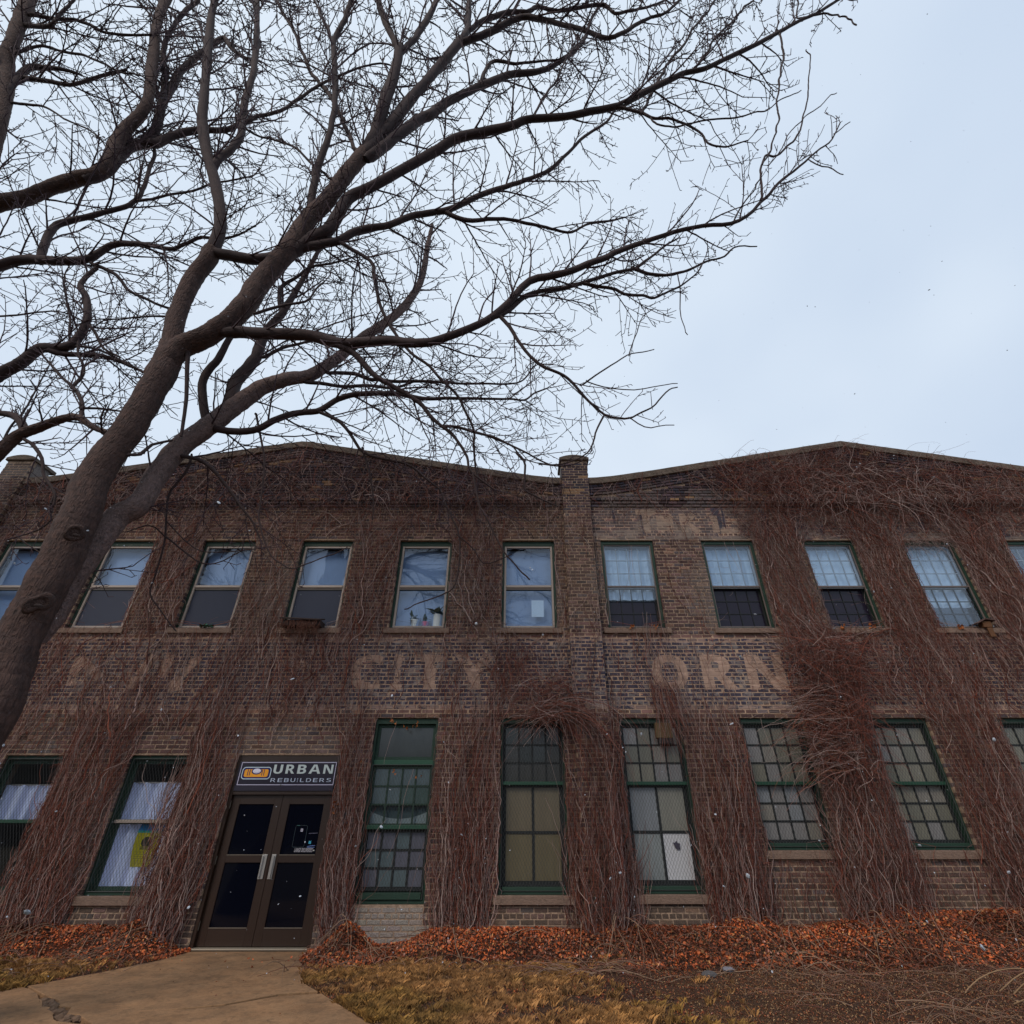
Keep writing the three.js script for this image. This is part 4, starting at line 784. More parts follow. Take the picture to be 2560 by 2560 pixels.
  L('branch', [[3, 0, 500, 1010, 560, 950, 620, 920]], 3, 2, null, 0, { bare: true });
  L('branch', [[2, 0, 1885, 1500, 1880, 1350, 1890, 1240, 1932, 1170], [3, 0, 40, 1180, 150, 1100, 230, 1010, 262, 900, 300, 740, 305, 620, 320, 430, 288, 375]], 6, 2.6, null, 0, { bare: true });
  L('branch', [[3, 0, 0, 1250, 100, 1120, 170, 1000, 270, 890, 400, 795, 465, 725, 518, 702]], 3, 2.2, null, 0.05, { bare: true });
  L('branch', [[2, 0, 1660, 1690, 1750, 1540, 1830, 1420, 1880, 1340]], 4, 3, null, 0.05, { bare: true });
  L('branch', [[1, 1, 1790, 460, 1850, 440, 1932, 390], [2, 1, 100, 300, 250, 260, 400, 240, 550, 200, 700, 150, 800, 120, 930, 90, 1000, 40, 1075, -10], [2, 0, 1160, 1850, 1250, 1800]], 15, 4, null, 0.7);
  L('branch', [[2, 1, 920, 95, 1000, 125, 1100, 140, 1250, 130, 1350, 100, 1480, 40, 1600, 5], [2, 0, 1700, 1860, 1850, 1860]], 9, 3, null, 0.1, { bare: true });
  L('branch', [[2, 1, 540, 205, 650, 230, 770, 250, 860, 290, 1000, 300, 1060, 322, 1150, 285, 1250, 240, 1330, 190, 1400, 130, 1450, 30]], 9, 3, null, 0.2);
  L('branch', [[2, 1, 1250, 130, 1270, 220, 1275, 420, 1290, 520, 1325, 595]], 3, 2.4, null, 0, { bare: true });
  L('branch', [[1, 1, 640, 680, 720, 720, 800, 800, 880, 890, 1000, 970, 1150, 1050, 1250, 1115, 1310, 1200, 1400, 1280, 1480, 1335, 1550, 1430, 1600, 1530, 1610, 1600, 1680, 1680, 1790, 1760]], 17, 4, null, 0.7);
  L('branch', [[1, 1, 1410, 1285, 1520, 1290, 1650, 1330, 1800, 1370, 1930, 1430], [2, 1, 100, 1480, 200, 1530, 300, 1575, 420, 1580, 520, 1550]], 9, 3, null, 0.2);
  L('branch', [[2, 1, 40, 1490, 95, 1550, 95, 1600, 90, 1700, 90, 1770, 150, 1800, 250, 1850, 350, 1890]], 6, 3, null, 0.3, { bare: true });
  L('branch', [[1, 0, 405, 1775, 520, 1790, 650, 1840, 790, 1920], [1, 1, 890, 80, 885, 160, 910, 250, 940, 370, 1000, 500, 1080, 620, 1180, 740, 1300, 830, 1400, 940, 1500, 1030, 1560, 1130, 1610, 1220, 1650, 1340, 1640, 1430, 1652, 1560, 1680, 1700]], 11, 5, null, 0.8);
  L('branch', [[1, 1, 1650, 1335, 1750, 1360, 1850, 1400, 1930, 1430], [2, 1, 80, 1530, 180, 1560]], 6, 3, null, 0.1);
  L('branch', [[1, 1, 1840, 450, 1930, 545], [2, 1, 60, 650, 160, 770, 250, 840, 370, 890, 460, 950, 530, 1030, 600, 1110, 690, 1195, 800, 1215, 890, 1220, 960, 1190, 1060, 1140, 1130, 1060, 1200, 1000, 1250, 990]], 11, 3, null, 0.3);
  L('branch', [[2, 1, 520, 970, 600, 920, 700, 860, 800, 800, 890, 745, 980, 730, 1073, 705]], 5, 2.4, null, 0, { bare: true });
  L('branch', [[2, 1, 888, 745, 930, 600, 980, 460, 1065, 398]], 3, 2.2, null, 0, { bare: true });
  L('branch', [[2, 1, 570, 940, 700, 990, 880, 1010, 1050, 985, 1150, 970, 1250, 962]], 3.4, 2.2, null, 0, { bare: true });
  L('branch', [[2, 1, 885, 1220, 950, 1270, 1040, 1300, 1130, 1285, 1225, 1276]], 3.2, 2.2, null, 0, { bare: true });
  L('branch', [[2, 1, 690, 1200, 630, 1320, 610, 1410, 560, 1500, 400, 1570, 280, 1580, 200, 1575]], 5, 3, null, 0.05, { bare: true });
  L('branch', [[0, 1, 1425, 690, 1418, 820, 1412, 1000, 1390, 1170, 1365, 1360]], 12, 8, null, 0.3, { bare: true });
  // limbs of the second stem
  L('limb', [[0, 1, 1580, 1290, 1750, 1320, 1932, 1310], [1, 1, 150, 1235, 300, 1190, 470, 1170, 600, 1090, 720, 1050, 900, 1040, 1100, 1045, 1250, 1075, 1450, 1070, 1680, 1075, 1930, 1080], [2, 1, 100, 1085, 180, 1030, 260, 1000]], 20, 4, null, 0.4);
  L('branch', [[1, 1, 480, 1180, 620, 1250, 720, 1350, 800, 1470, 850, 1500, 1000, 1540, 1150, 1580, 1280, 1680, 1400, 1780, 1440, 1900]], 10, 4, null, 0.5);
  L('branch', [[1, 1, 800, 1460, 850, 1600, 880, 1750, 885, 1930], [1, 2, 880, 60]], 6, 3, null, 0.4, { bare: true });
  L('branch', [[1, 1, 380, 945, 500, 960, 700, 980, 900, 985, 1050, 990, 1200, 950, 1350, 960]], 11, 5, null, 0.3);
  L('branch', [[1, 1, 550, 880, 750, 890, 850, 930, 1000, 940, 1250, 945, 1500, 960, 1700, 965, 1932, 965], [2, 1, 80, 940, 160, 840]], 10, 4, null, 0.4);
  L('limb', [[0, 1, 1740, 1100, 1770, 960, 1850, 870, 1930, 770], [1, 1, 20, 700, 90, 550, 190, 440, 250, 350, 340, 200, 400, 90, 450, 0], [1, 0, 500, 1850]], 32, 8, null, 0.6);
  L('branch', [[1, 1, 190, 430, 175, 330, 190, 240, 320, 150, 420, 80, 560, 60, 700, 20]], 11, 5, null, 0.2);
  L('branch', [[1, 1, 0, 430, 120, 390, 250, 370, 380, 340, 450, 250, 520, 190]], 9, 4, null, 0.2);
  L('branch', [[1, 1, 70, 760, 200, 690, 330, 660, 440, 630, 560, 600]], 9, 5, null, 0.3);
  L('limb', [[0, 1, 1560, 1240, 1535, 1100, 1535, 950, 1580, 860, 1640, 790, 1700, 680, 1770, 560, 1800, 490]], 22, 13, null, -0.3, { bare: true });
  L('branch', [[0, 1, 1370, 1510, 1500, 1540, 1600, 1610, 1700, 1720, 1790, 1850, 1850, 1932], [0, 2, 1900, 60], [1, 2, 30, 200]], 12, 4, null, 0.6);
  L('branch', [[0, 1, 1440, 1510, 1400, 1640, 1290, 1780, 1260, 1932], [0, 2, 1245, 200, 1180, 450, 1135, 620, 1220, 750, 1330, 900]], 7, 3, null, 0.7, { bare: true });
  L('branch', [[0, 2, 1255, 190, 1380, 290, 1530, 385, 1660, 375, 1850, 290, 1930, 275]], 4.5, 2.4, null, 0.3);
  L('branch', [[0, 2, 1255, 195, 1130, 90, 960, 150]], 4, 2.6, null, -0.4, { bare: true });
  L('branch', [[0, 2, 1250, 60, 1500, 280, 1700, 300, 1930, 280]], 3.2, 2.2, null, 0.2, { bare: true });
  L('branch', [[1, 1, 0, 1200, 60, 1500, 50, 1800], [1, 2, 30, 50, 100, 300, 180, 380, 280, 420, 400, 390, 550, 330, 690, 265]], 6, 2.6, null, 0.6, { bare: true });
  L('branch', [[1, 1, 1440, 1890], [1, 2, 1470, 40, 1520, 150, 1525, 400, 1480, 580, 1380, 640, 1200, 700, 1120, 735]], 5, 2.8, null, 0.3, { bare: true });
  L('branch', [[1, 2, 1520, 170, 1650, 280, 1730, 385, 1850, 360, 1932, 320]], 3.4, 2.2, null, 0.1, { bare: true });
  L('branch', [[1, 1, 1640, 1640, 1690, 1880], [1, 2, 1740, 60, 1800, 180, 1880, 320, 1935, 375], [2, 2, 60, 440, 135, 512]], 5, 4, null, 0.3, { bare: true });
  L('branch', [[0, 1, 985, 1500, 1060, 1500, 1150, 1420, 1300, 1390]], 9, 6, null, 0.3, { bare: true });
  L('branch', [[0, 1, 1270, 460, 1150, 460, 1000, 470, 860, 480, 690, 480]], 6, 3, null, -0.2);
  // old pruning scars on the stems
  const scar = (px, py, r) => { const d = 5.75, p = spot(px, py, d), g = put(new THREE.TorusGeometry(r, r * 0.42, 10, 26), new THREE.SphereGeometry(r * 0.9, 18, 12).scale(1, 1, 0.35)), q = g.attributes.position; for (let i = 0; i < q.count; i++) { const n = 0.7 + 0.6 * vnoise(q.getX(i) * 11 + px, q.getY(i) * 11, 3); q.setXYZ(i, q.getX(i) * n, q.getY(i) * n * 0.8, q.getZ(i) * n * 0.5); } const m = obj('bark_scar', g, barkMat, t, p.toArray()); m.lookAt(camera.position); m.rotateZ(0.5); const hole = obj('knot_hole', new THREE.SphereGeometry(r * 0.3, 12, 8).scale(1.5, 0.7, 0.4), trunkScar, t, spot(px + 5, py + 6, d - 0.03).toArray()); hole.lookAt(camera.position); };
  const trunkScar = flat(C(0.06, 0.04, 0.035), 0.95, { bumpMap: sized(barkBump, 2), bumpScale: 0.01 });
  scar(186, 1332, 0.085); scar(92, 1508, 0.1);
  console.log('tree 1 triangles', T.twigs(1));
}
{ // a second tree whose stem stands outside the frame on the left
  const t = thing('bare_tree', 'leafless tree reaching thick grey limbs in from the left edge', 'tree', [0, 0, 0]);
  const T = makeTree(t, 555, barkMat), L = T.limb, D0 = 6.6;
  const sx = -15.2, sz = DIST - 6.6, S = (y) => V(sx, y, sz);
  { const tb = new Tubes(), pts = [], rad = []; for (let k = 0; k <= 30; k++) { const f = k / 30; pts.push(V(sx + 0.25 * Math.sin(f * 4), -0.2 + 15 * f, sz + 0.2 * Math.sin(f * 3 + 1))); rad.push(lerp(0.46, 0.2, f)); } tb.add(pts, rad, 18, null, (al, a) => 1 + 0.07 * Math.sin(a * 2 + al)); obj('trunk', tb.geo(), barkMat, t); }
  L('limb', [[0, 0, -120, 1570, 0, 1530, 200, 1490, 400, 1410, 600, 1350, 750, 1305, 830, 1200, 880, 1080, 950, 970, 1050, 870, 1110, 780, 1135, 600, 1160, 400, 1180, 200, 1225, 60, 1290, -60]], 40, 18, D0, -0.9, { before: [S(9.2)] });
  L('limb', [[0, 0, 700, 1335, 810, 1300, 900, 1190, 980, 1110, 1080, 1085, 1170, 1085, 1300, 1030, 1500, 980, 1700, 980, 1800, 945, 1932, 885]], 27, 10, null, 0.5);
  L('limb', [[0, 0, 1090, 1075, 1180, 960, 1220, 790, 1300, 650, 1380, 520, 1500, 420, 1600, 340, 1680, 290, 1750, 360, 1850, 440, 1932, 455]], 24, 8, null, 0.2);
  L('branch', [[0, 0, 1220, 870, 1240, 650, 1258, 540, 1230, 430, 1245, 330, 1310, 200, 1390, 90, 1500, 0]], 14, 9, null, -0.4);
  L('limb', [[0, 0, -140, 1300, -60, 1080, 0, 890, 38, 620, 40, 450, 100, 300, 165, 130, 240, -60]], 40, 27, D0 - 0.4, -1.0, { before: [S(7.4)] });
  L('branch', [[0, 0, 50, 680, 150, 570, 230, 510, 320, 508, 500, 530, 620, 570]], 20, 5, null, 0.3);
  L('branch', [[0, 0, 170, 585, 350, 610, 520, 640, 680, 600, 820, 560, 945, 530]], 12, 7, null, 0.2);
  L('branch', [[0, 0, 240, 110, 400, 140, 560, 150, 680, 190, 760, 235, 950, 262, 1150, 262]], 10, 5, null, 0.4);
  L('branch', [[0, 0, 190, 190, 380, 195, 450, 110, 560, 0]], 12, 7, null, -0.3);
  L('branch', [[0, 0, 60, 420, 300, 350, 450, 380, 700, 440, 900, 540, 1060, 570]], 8, 4, null, 0.2);
  L('branch', [[0, 0, 20, 780, 120, 780, 300, 800, 480, 900, 700, 1000, 820, 1120]], 7, 3, null, 0.3);
  L('limb', [[0, 1, -100, 95, 0, 70, 150, 30, 350, 30, 550, 38, 690, 10], [0, 0, 850, 1850, 1000, 1838, 1150, 1850, 1300, 1880, 1400, 1840, 1500, 1795, 1600, 1800, 1750, 1790, 1932, 1700]], 26, 3.5, D0, -0.3, { before: [S(7.0)] });
  L('branch', [[0, 1, 300, 30], [0, 0, 310, 1925, 330, 1850, 390, 1740, 430, 1695, 600, 1650, 800, 1600, 950, 1560, 1040, 1500, 1090, 1400, 1130, 1280, 1162, 1180, 1160, 1090]], 19, 7, null, 0.1);
  L('branch', [[0, 0, 1035, 1515, 1150, 1500, 1280, 1470, 1430, 1450, 1580, 1390, 1750, 1360, 1920, 1320]], 8, 3.5, null, 0.2);
  L('branch', [[0, 1, 700, 60, 850, 120, 950, 230, 1050, 300, 1200, 370, 1290, 395]], 10, 6, null, 0.2);
  L('limb', [[0, 1, -100, 950, 0, 890, 150, 810, 300, 700, 400, 695, 520, 680, 590, 620, 650, 500, 650, 310, 608, 230, 640, 170, 730, 90]], 30, 11, D0, -0.3, { before: [S(5.6)] });
  L('branch', [[0, 1, 390, 715, 500, 740, 750, 750, 900, 800, 1000, 835, 1090, 880]], 15, 7, null, 0.2);
  L('branch', [[0, 1, 590, 680, 720, 700, 900, 780, 1060, 870]], 7, 4, null, 0.3);
  L('branch', [[0, 1, 670, 530, 720, 600, 780, 700, 900, 760]], 8, 5, null, 0.1);
  L('branch', [[0, 1, 520, 620, 520, 420, 480, 200, 520, 80]], 6, 3, null, 0.1);
  L('branch', [[0, 1, 0, 450, 150, 440, 350, 420, 500, 440, 600, 480]], 5, 3, D0 - 0.2, 0.1);
  L('limb', [[0, 1, -120, 1570, 0, 1480, 130, 1360, 300, 1290, 500, 1222, 600, 1222, 700, 1290, 810, 1335]], 36, 12, D0, -0.4, { before: [S(4.2)] });
  L('branch', [[0, 1, 610, 1220, 620, 1100, 550, 980, 470, 920, 370, 800, 320, 750]], 12, 4, null, 0.1);
  L('branch', [[0, 1, 550, 985, 620, 900, 640, 840, 600, 740, 590, 640]], 9, 5, null, 0.1);
  L('branch', [[0, 1, 620, 1150, 750, 1150, 900, 1175, 950, 1180]], 7, 4, null, 0.2);
  L('branch', [[0, 1, 195, 1385, 260, 1440, 320, 1540, 330, 1650, 390, 1740, 420, 1800, 400, 1890]], 9, 5, null, 0.1);
  L('limb', [[0, 1, 185, 1320, 145, 1245, 70, 1200, -60, 1190]], 22, 12, null, 0.1);
  L('branch', [[0, 1, 30, 1380, 90, 1280, 180, 1180, 260, 1040, 370, 830]], 6, 2.6, null, 0.1);
  L('branch', [[0, 1, 420, 1800, 380, 1900], [0, 2, 390, 60, 300, 130, 130, 180, 60, 210]], 5, 3, null, 0.1, { bare: true });
  L('branch', [[0, 2, 130, 180, 200, 260, 300, 305]], 4, 2.4, null, 0.05, { bare: true });
  console.log('tree 2 triangles', T.twigs(1));
}

// ---------------------------------------------------------------- bare climbing vines
const STEM_TONES = [C(0.27, 0.185, 0.165), C(0.2, 0.13, 0.115), C(0.2, 0.1, 0.08), C(0.32, 0.235, 0.205)], RED_TONES = [C(0.16, 0.04, 0.023), C(0.12, 0.034, 0.022), C(0.19, 0.056, 0.032), C(0.08, 0.027, 0.02)];
const vineMat = flat(0xffffff, 0.9, { vertexColors: true });
const ROOTS = [[-10.0, 'bare vine covering the wall at the far left behind the trunk'], [-7.62, 'bare vine rising between the two curtained windows'], [-5.55, 'bare red-brown vine between the curtained window and the brown door'], [-2.92, 'bare vine between the brown door and the tall green window'], [-0.95, 'bare vine between the tall green window and the olive-paned window'], [1.34, 'bare vine arching from the central pier over the olive-paned window'], [3.55, 'bare vine right of the window with the white pane'], [5.85, 'thick bushy bare vine hanging beside the two small-paned windows'], [8.2, 'bare vine right of the last full small-paned window'], [10.6, 'bare vine covering the wall at the far right']];
const vines = ROOTS.map(([x, label]) => ({ x, t: thing('climbing_vine', label, 'vine', [x, 0, 0.1]), shoots: new Tubes(true), fine: new Tubes(true), n: 0 }));
const vineAt = (x) => vines.reduce((a, b) => (Math.abs(b.x - x) < Math.abs(a.x - x) ? b : a));
// how thickly the stems cover the wall: x0, x1, y0, y1 (from eye level), cover 0-9, curl
const COVER = [[-12.4, -8, 6.5, 7.3, 3.6, 0.9], [-8, -3, 6.5, 8.1, 3, 0.95], [-3, 0.6, 6.5, 7.5, 4, 0.9], [1.0, 1.7, 5.5, 7, 1.2, 0.5], [1.8, 5, 6.5, 7.5, 1.0, 0.6], [4.6, 6.6, 6.7, 7.8, 7, 1], [6.4, 9, 6.5, 8.2, 7, 1], [9, 12.6, 6.4, 7.6, 5.5, 0.8],
  [-12.4, -9, 5.55, 6.5, 4, 0.6], [-9, -5, 5.55, 6.5, 3.4, 0.6], [-5, -3, 5.55, 6.5, 4, 0.6], [-3, 0.9, 5.55, 6.5, 3.4, 0.5], [1.7, 5, 5.55, 6.5, 0.8, 0.4], [5, 6.2, 5.5, 6.5, 5, 0.6], [6.0, 8, 5.5, 6.6, 7.5, 0.6], [8, 12.6, 5.4, 6.6, 8, 0.6],
  [-12.6, -11.7, 3.4, 5.6, 4, 0.3], [-10.4, -9.4, 3.4, 5.6, 4, 0.3], [-8.15, -7.15, 3.4, 5.6, 5.4, 0.3], [-5.9, -4.95, 3.4, 5.6, 2.8, 0.3], [-3.7, -2.72, 3.4, 5.6, 4, 0.3], [-1.5, -0.42, 3.4, 5.6, 4.4, 0.3], [0.75, 1.05, 3.4, 5.6, 1.6, 0.1], [1.45, 1.8, 3.4, 5.6, 1.2, 0.1], [3.05, 4.05, 3.4, 5.6, 0.5, 0.2], [5.3, 6.35, 3.3, 5.6, 7.5, 0.25], [7.55, 8.6, 3.3, 5.6, 8.5, 0.25], [9.8, 10.9, 3.3, 5.6, 8.5, 0.25], [12.1, 12.7, 3.3, 5.6, 8, 0.2],
  [-12.6, -9, 1.7, 3.4, 5, 0.3], [-9, -7.6, 1.7, 3.3, 2.4, 0.35], [-7.6, -6, 1.7, 3.4, 3.2, 0.3], [-6, -4.4, 1.7, 3.4, 4, 0.3], [-4.6, -3.3, 1.7, 3.4, 6, 0.3], [-3.3, -1.1, 1.7, 3.4, 1.6, 0.3], [-1.5, -0.5, 1.7, 3.4, 1.1, 0.4], [-0.5, 0.1, 1.7, 3.4, 6.5, 0.5], [0.0, 0.95, 1.6, 2.5, 8, 0.55], [0.3, 1.0, 2.5, 3.4, 2, 0.3], [1.0, 1.7, 1.7, 3.4, 1.2, 0.1], [1.9, 2.7, 1.7, 3.4, 1.4, 0.3], [2.4, 3.0, 1.7, 2.5, 3.5, 0.3], [3.2, 4.8, 1.7, 3.4, 0.4, 0.3], [5.25, 6.6, 1.7, 3.4, 8.5, 0.45], [6.5, 8, 1.7, 3.4, 7.5, 0.35], [8, 10, 1.7, 3.4, 7.5, 0.3], [10, 12.6, 1.7, 3.4, 7, 0.3],
  [-10.4, -9.3, 0.4, 1.8, 6, 0.15], [-8.2, -7.05, 0.4, 1.8, 8.5, 0.15], [-9.3, -8.2, 1.1, 1.8, 6, 0.2], [-7.0, -5.9, 1.1, 1.8, 2.6, 0.2], [-5.92, -5.15, 0.4, 1.8, 8, 0.15], [-5.1, -3.4, 1.1, 1.8, 0.5, 0.2], [-3.25, -2.72, 0.3, 1.8, 7.5, 0.15], [-1.5, -0.4, 0.4, 1.8, 6.5, 0.15], [0.82, 1.82, 0.4, 1.8, 5.5, 0.2], [3.03, 4.08, 0.4, 1.8, 5, 0.2], [5.3, 6.42, 0.4, 1.8, 9, 0.3], [7.62, 8.9, 0.3, 1.8, 7.5, 0.15], [10.1, 12, 0.3, 1.8, 7, 0.15],
  [-10.4, -9.35, -1.4, 0.4, 7, 0.12], [-8.18, -7.1, -1.4, 0.4, 9, 0.12], [-5.9, -5.25, -1.4, 0.4, 8.5, 0.12], [-3.18, -2.74, -1.4, 0.3, 8, 0.12], [-1.45, -0.42, -1.4, 0.4, 6.5, 0.12], [-1.1, -0.5, -1.4, 0.2, 4, 0.12], [0.84, 1.82, -1.4, 0.4, 9, 0.12], [3.05, 4.05, -1.4, 0.4, 9, 0.12], [4.1, 5.25, -1.4, -0.45, 3.6, 0.2], [5.25, 6.45, -1.4, 0.4, 9, 0.2], [6.5, 7.6, -1.4, -0.45, 3.4, 0.2], [7.6, 9, -1.4, 0.4, 7.5, 0.15], [8.9, 12, -1.4, -0.3, 5, 0.2]];
const thick = (x, y) => { // how far the growth stands off the wall
  const yr = y - EYE; let z = 0.05 + (yr > 6.3 ? 0.06 : 0) ;
  for (const [rx, w, hgt, zz] of [[-7.62, 0.6, 1.9, 0.22], [-5.55, 0.42, 1.9, 0.22], [-2.96, 0.26, 1.6, 0.12], [-0.95, 0.55, 1.6, 0.12], [1.34, 0.55, 1.9, 0.24], [3.55, 0.55, 1.4, 0.26], [5.85, 0.75, 3.2, 0.42], [8.2, 0.65, 1.8, 0.2], [7.3, 0.9, 3.4, 0.1], [10, 1, 3, 0.15]]) z = Math.max(z, zz * smooth(w * 1.25, w * 0.35, Math.abs(x - rx)) * smooth(hgt + 0.9, hgt - 0.5, yr));
  return z;
};
const RV = rng(4242);
const pickTone = (arr) => { const c = arr[Math.floor(RV() * arr.length)]; return c.clone().multiplyScalar((0.55 + RV() * 0.8) * 1.22); };
function climb(x, y, len, curl, lean, r0, free = false, zfix = null, tone = null, into = null) {
  const step = 0.085, n = Math.round(len / step), pts = [], v = vineAt(x), zr = zfix ?? Math.pow(RV(), 0.7);
  let a = lean + (RV() - 0.5) * (0.35 + curl * 1.2), cx = x, cy = y, w = (RV() - 0.5) * 0.3 * curl; const ph = RV() * 50, o = v.t.position, wv = 0.1 + RV() * 0.3, wf = 0.7 + RV() * 0.9;
  for (let k = 0; k <= n; k++) {
    const pier = PIERS.some((q) => cx > q[0] - 0.02 && cx < q[1] + 0.02) ? 0.12 : cy > H(6.42) && cy < H(6.66) ? 0.075 : cy > H(6.6) ? 0.03 : 0;
    const z = pier + 0.012 + thick(cx, cy) * zr * (0.7 + 0.5 * vnoise(k * 0.35 + ph, ph, 3)) + RV() * 0.006;
    pts.push(V(cx - o.x, cy - o.y, z - o.z));
    if (curl < 0.6) a += wv * Math.sin(k * wf + ph);
    a += w + (RV() - 0.5) * (0.22 + curl * 0.5); if (curl < 0.5) a += (lean - a) * 0.12; if (RV() < 0.06) a += (RV() - 0.5) * 0.9; if (RV() < 0.1) w = (RV() - 0.5) * 0.35 * curl;
    let nx = cx + Math.sin(a) * step, ny = cy + Math.cos(a) * step;
    if (!free && inOpening(nx, ny, 0.02 + RV() * 0.03)) { // creep round the opening
      const q = OPEN.find((p) => nx > p[0] && nx < p[1] && ny > p[2] && ny < p[3]); if (!q) break;
      if (ny < q[2] + 0.12 || ny > q[3] - 0.12 ) { if (RV() < 0.86) break; } else { nx = nx < (q[0] + q[1]) / 2 ? q[0] - 0.01 : q[1] + 0.01; a = lean * 0.3; }
    }
    if (ny > topAt(nx) + 0.16 || ny < -0.05) break; cx = nx; cy = ny;
  }
  if (pts.length < 3) return;
  (into ?? v.shoots).add(pts, (f) => r0 * 0.84 * (1 - 0.55 * f), 3, tone ?? pickTone(RV() < 0.62 ? STEM_TONES : RED_TONES)); v.n++;
}
for (const [x0, x1, y0, y1, cov, curl] of COVER) {
  const area = (x1 - x0) * (y1 - y0), n = Math.round(area * cov * (y0 > 1.6 ? 20 : 12));
  for (let k = 0; k < n; k++) {
    const x = x0 + (x1 - x0) * RV() + (RV() - 0.5) * 0.2, y = H(y0 + (y1 - y0) * Math.pow(RV(), 1.1) - 0.5 * RV());
    if (y < 0 || inOpening(x, y) || y > topAt(x)) continue;
    climb(x, y, (0.5 + RV() * 1.5) * (curl > 0.5 ? 0.8 : 1), Math.min(1, curl * 1.25 + 0.08), (RV() - 0.5) * 0.4 + (x > 5.5 && y > H(1.5) ? -0.12 : 0), RV() < 0.025 ? 0.011 + RV() * 0.008 : 0.0035 + RV() * RV() * 0.0065, false, null, RV() < (y0 > 1.6 ? 0.62 : 0.4) ? pickTone(STEM_TONES) : pickTone(RED_TONES));
  }
  const m = Math.round(area * cov * 36); // fine reddish shoots and old leaf stalks
  for (let k = 0; k < m; k++) {
    const x = x0 + (x1 - x0) * RV() + (RV() - 0.5) * 0.12, y = H(y0 + (y1 - y0) * RV()); if (inOpening(x, y, 0.02) || y > topAt(x)) continue;
    const v = vineAt(x), l = 0.05 + RV() * 0.13, a = RV() * 6.28, out = 0.2 + RV() * 0.8, zb = 0.01 + thick(x, y) * Math.pow(RV(), 0.6) + (PIERS.some((q) => x > q[0] && x < q[1]) ? 0.12 : y > H(6.42) ? 0.05 : 0), o = v.t.position;
    const p = V(x - o.x, y - o.y, zb - o.z), d = V(Math.cos(a), Math.sin(a), out).normalize(), q = p.clone().addScaledVector(d, l * 0.55), e = q.clone().addScaledVector(d.add(V((RV() - 0.5), (RV() - 0.5) - 0.4, (RV() - 0.5))).normalize(), l * 0.5);
    v.fine.add([p, q, e], [0.0026, 0.0022, 0.0014], 3, pickTone(RED_TONES));
  }
}
// main stems from the ground, each a stem of its own
for (const v of vines) {
  const half = { '-7.62': 0.45, '5.85': 0.55, '-2.92': 0.18, '-5.55': 0.28 }[v.x] ?? 0.42, n = Math.abs(v.x) > 9 ? 8 : 22;
  for (let k = 0; k < n; k++) { const tb = new Tubes(true), x = v.x + (RV() - 0.5) * 2 * half, save = v.n; climb(x, 0.02, 2.2 + RV() * 3.2, 0.08, (x - v.x) * 0.12 + (RV() - 0.5) * 0.16, 0.006 + RV() * 0.006, false, 0.4 + RV() * 0.6, pickTone(STEM_TONES), tb); if (v.n > save) obj('stem', tb.geo(), vineMat, v.t); }
  for (let k = 0; k < n * 5; k++) climb(v.x + (RV() - 0.5) * 2.3 * half, RV() * 0.4, 1.2 + RV() * 1.6, 0.1, (RV() - 0.5) * 0.3, 0.004 + RV() * 0.0035, false, RV());
}
for (const [x0, x1, y0, y1, n] of [[-6.22, -5.85, -1.4, 0.5, 330], [-8.35, -8.12, -1.4, 0.3, 110], [5.1, 5.3, -1.4, 0.0, 120], [-2.75, -2.6, -1.5, -0.2, 50], [0.72, 0.84, -1.4, 0.0, 50], [1.8, 1.95, -1.4, -0.5, 60], [2.95, 3.08, -1.4, -0.4, 70]]) for (let k = 0; k < n; k++) climb(lerp(x0, x1, RV()), H(lerp(y0, y1, Math.pow(RV(), 1.5))), 0.3 + RV() * 0.8, 0.15, (RV() - 0.5) * 0.5 + (x0 < -6 ? 0.18 : 0), 0.003 + RV() * 0.004, true, 0.2 + RV());
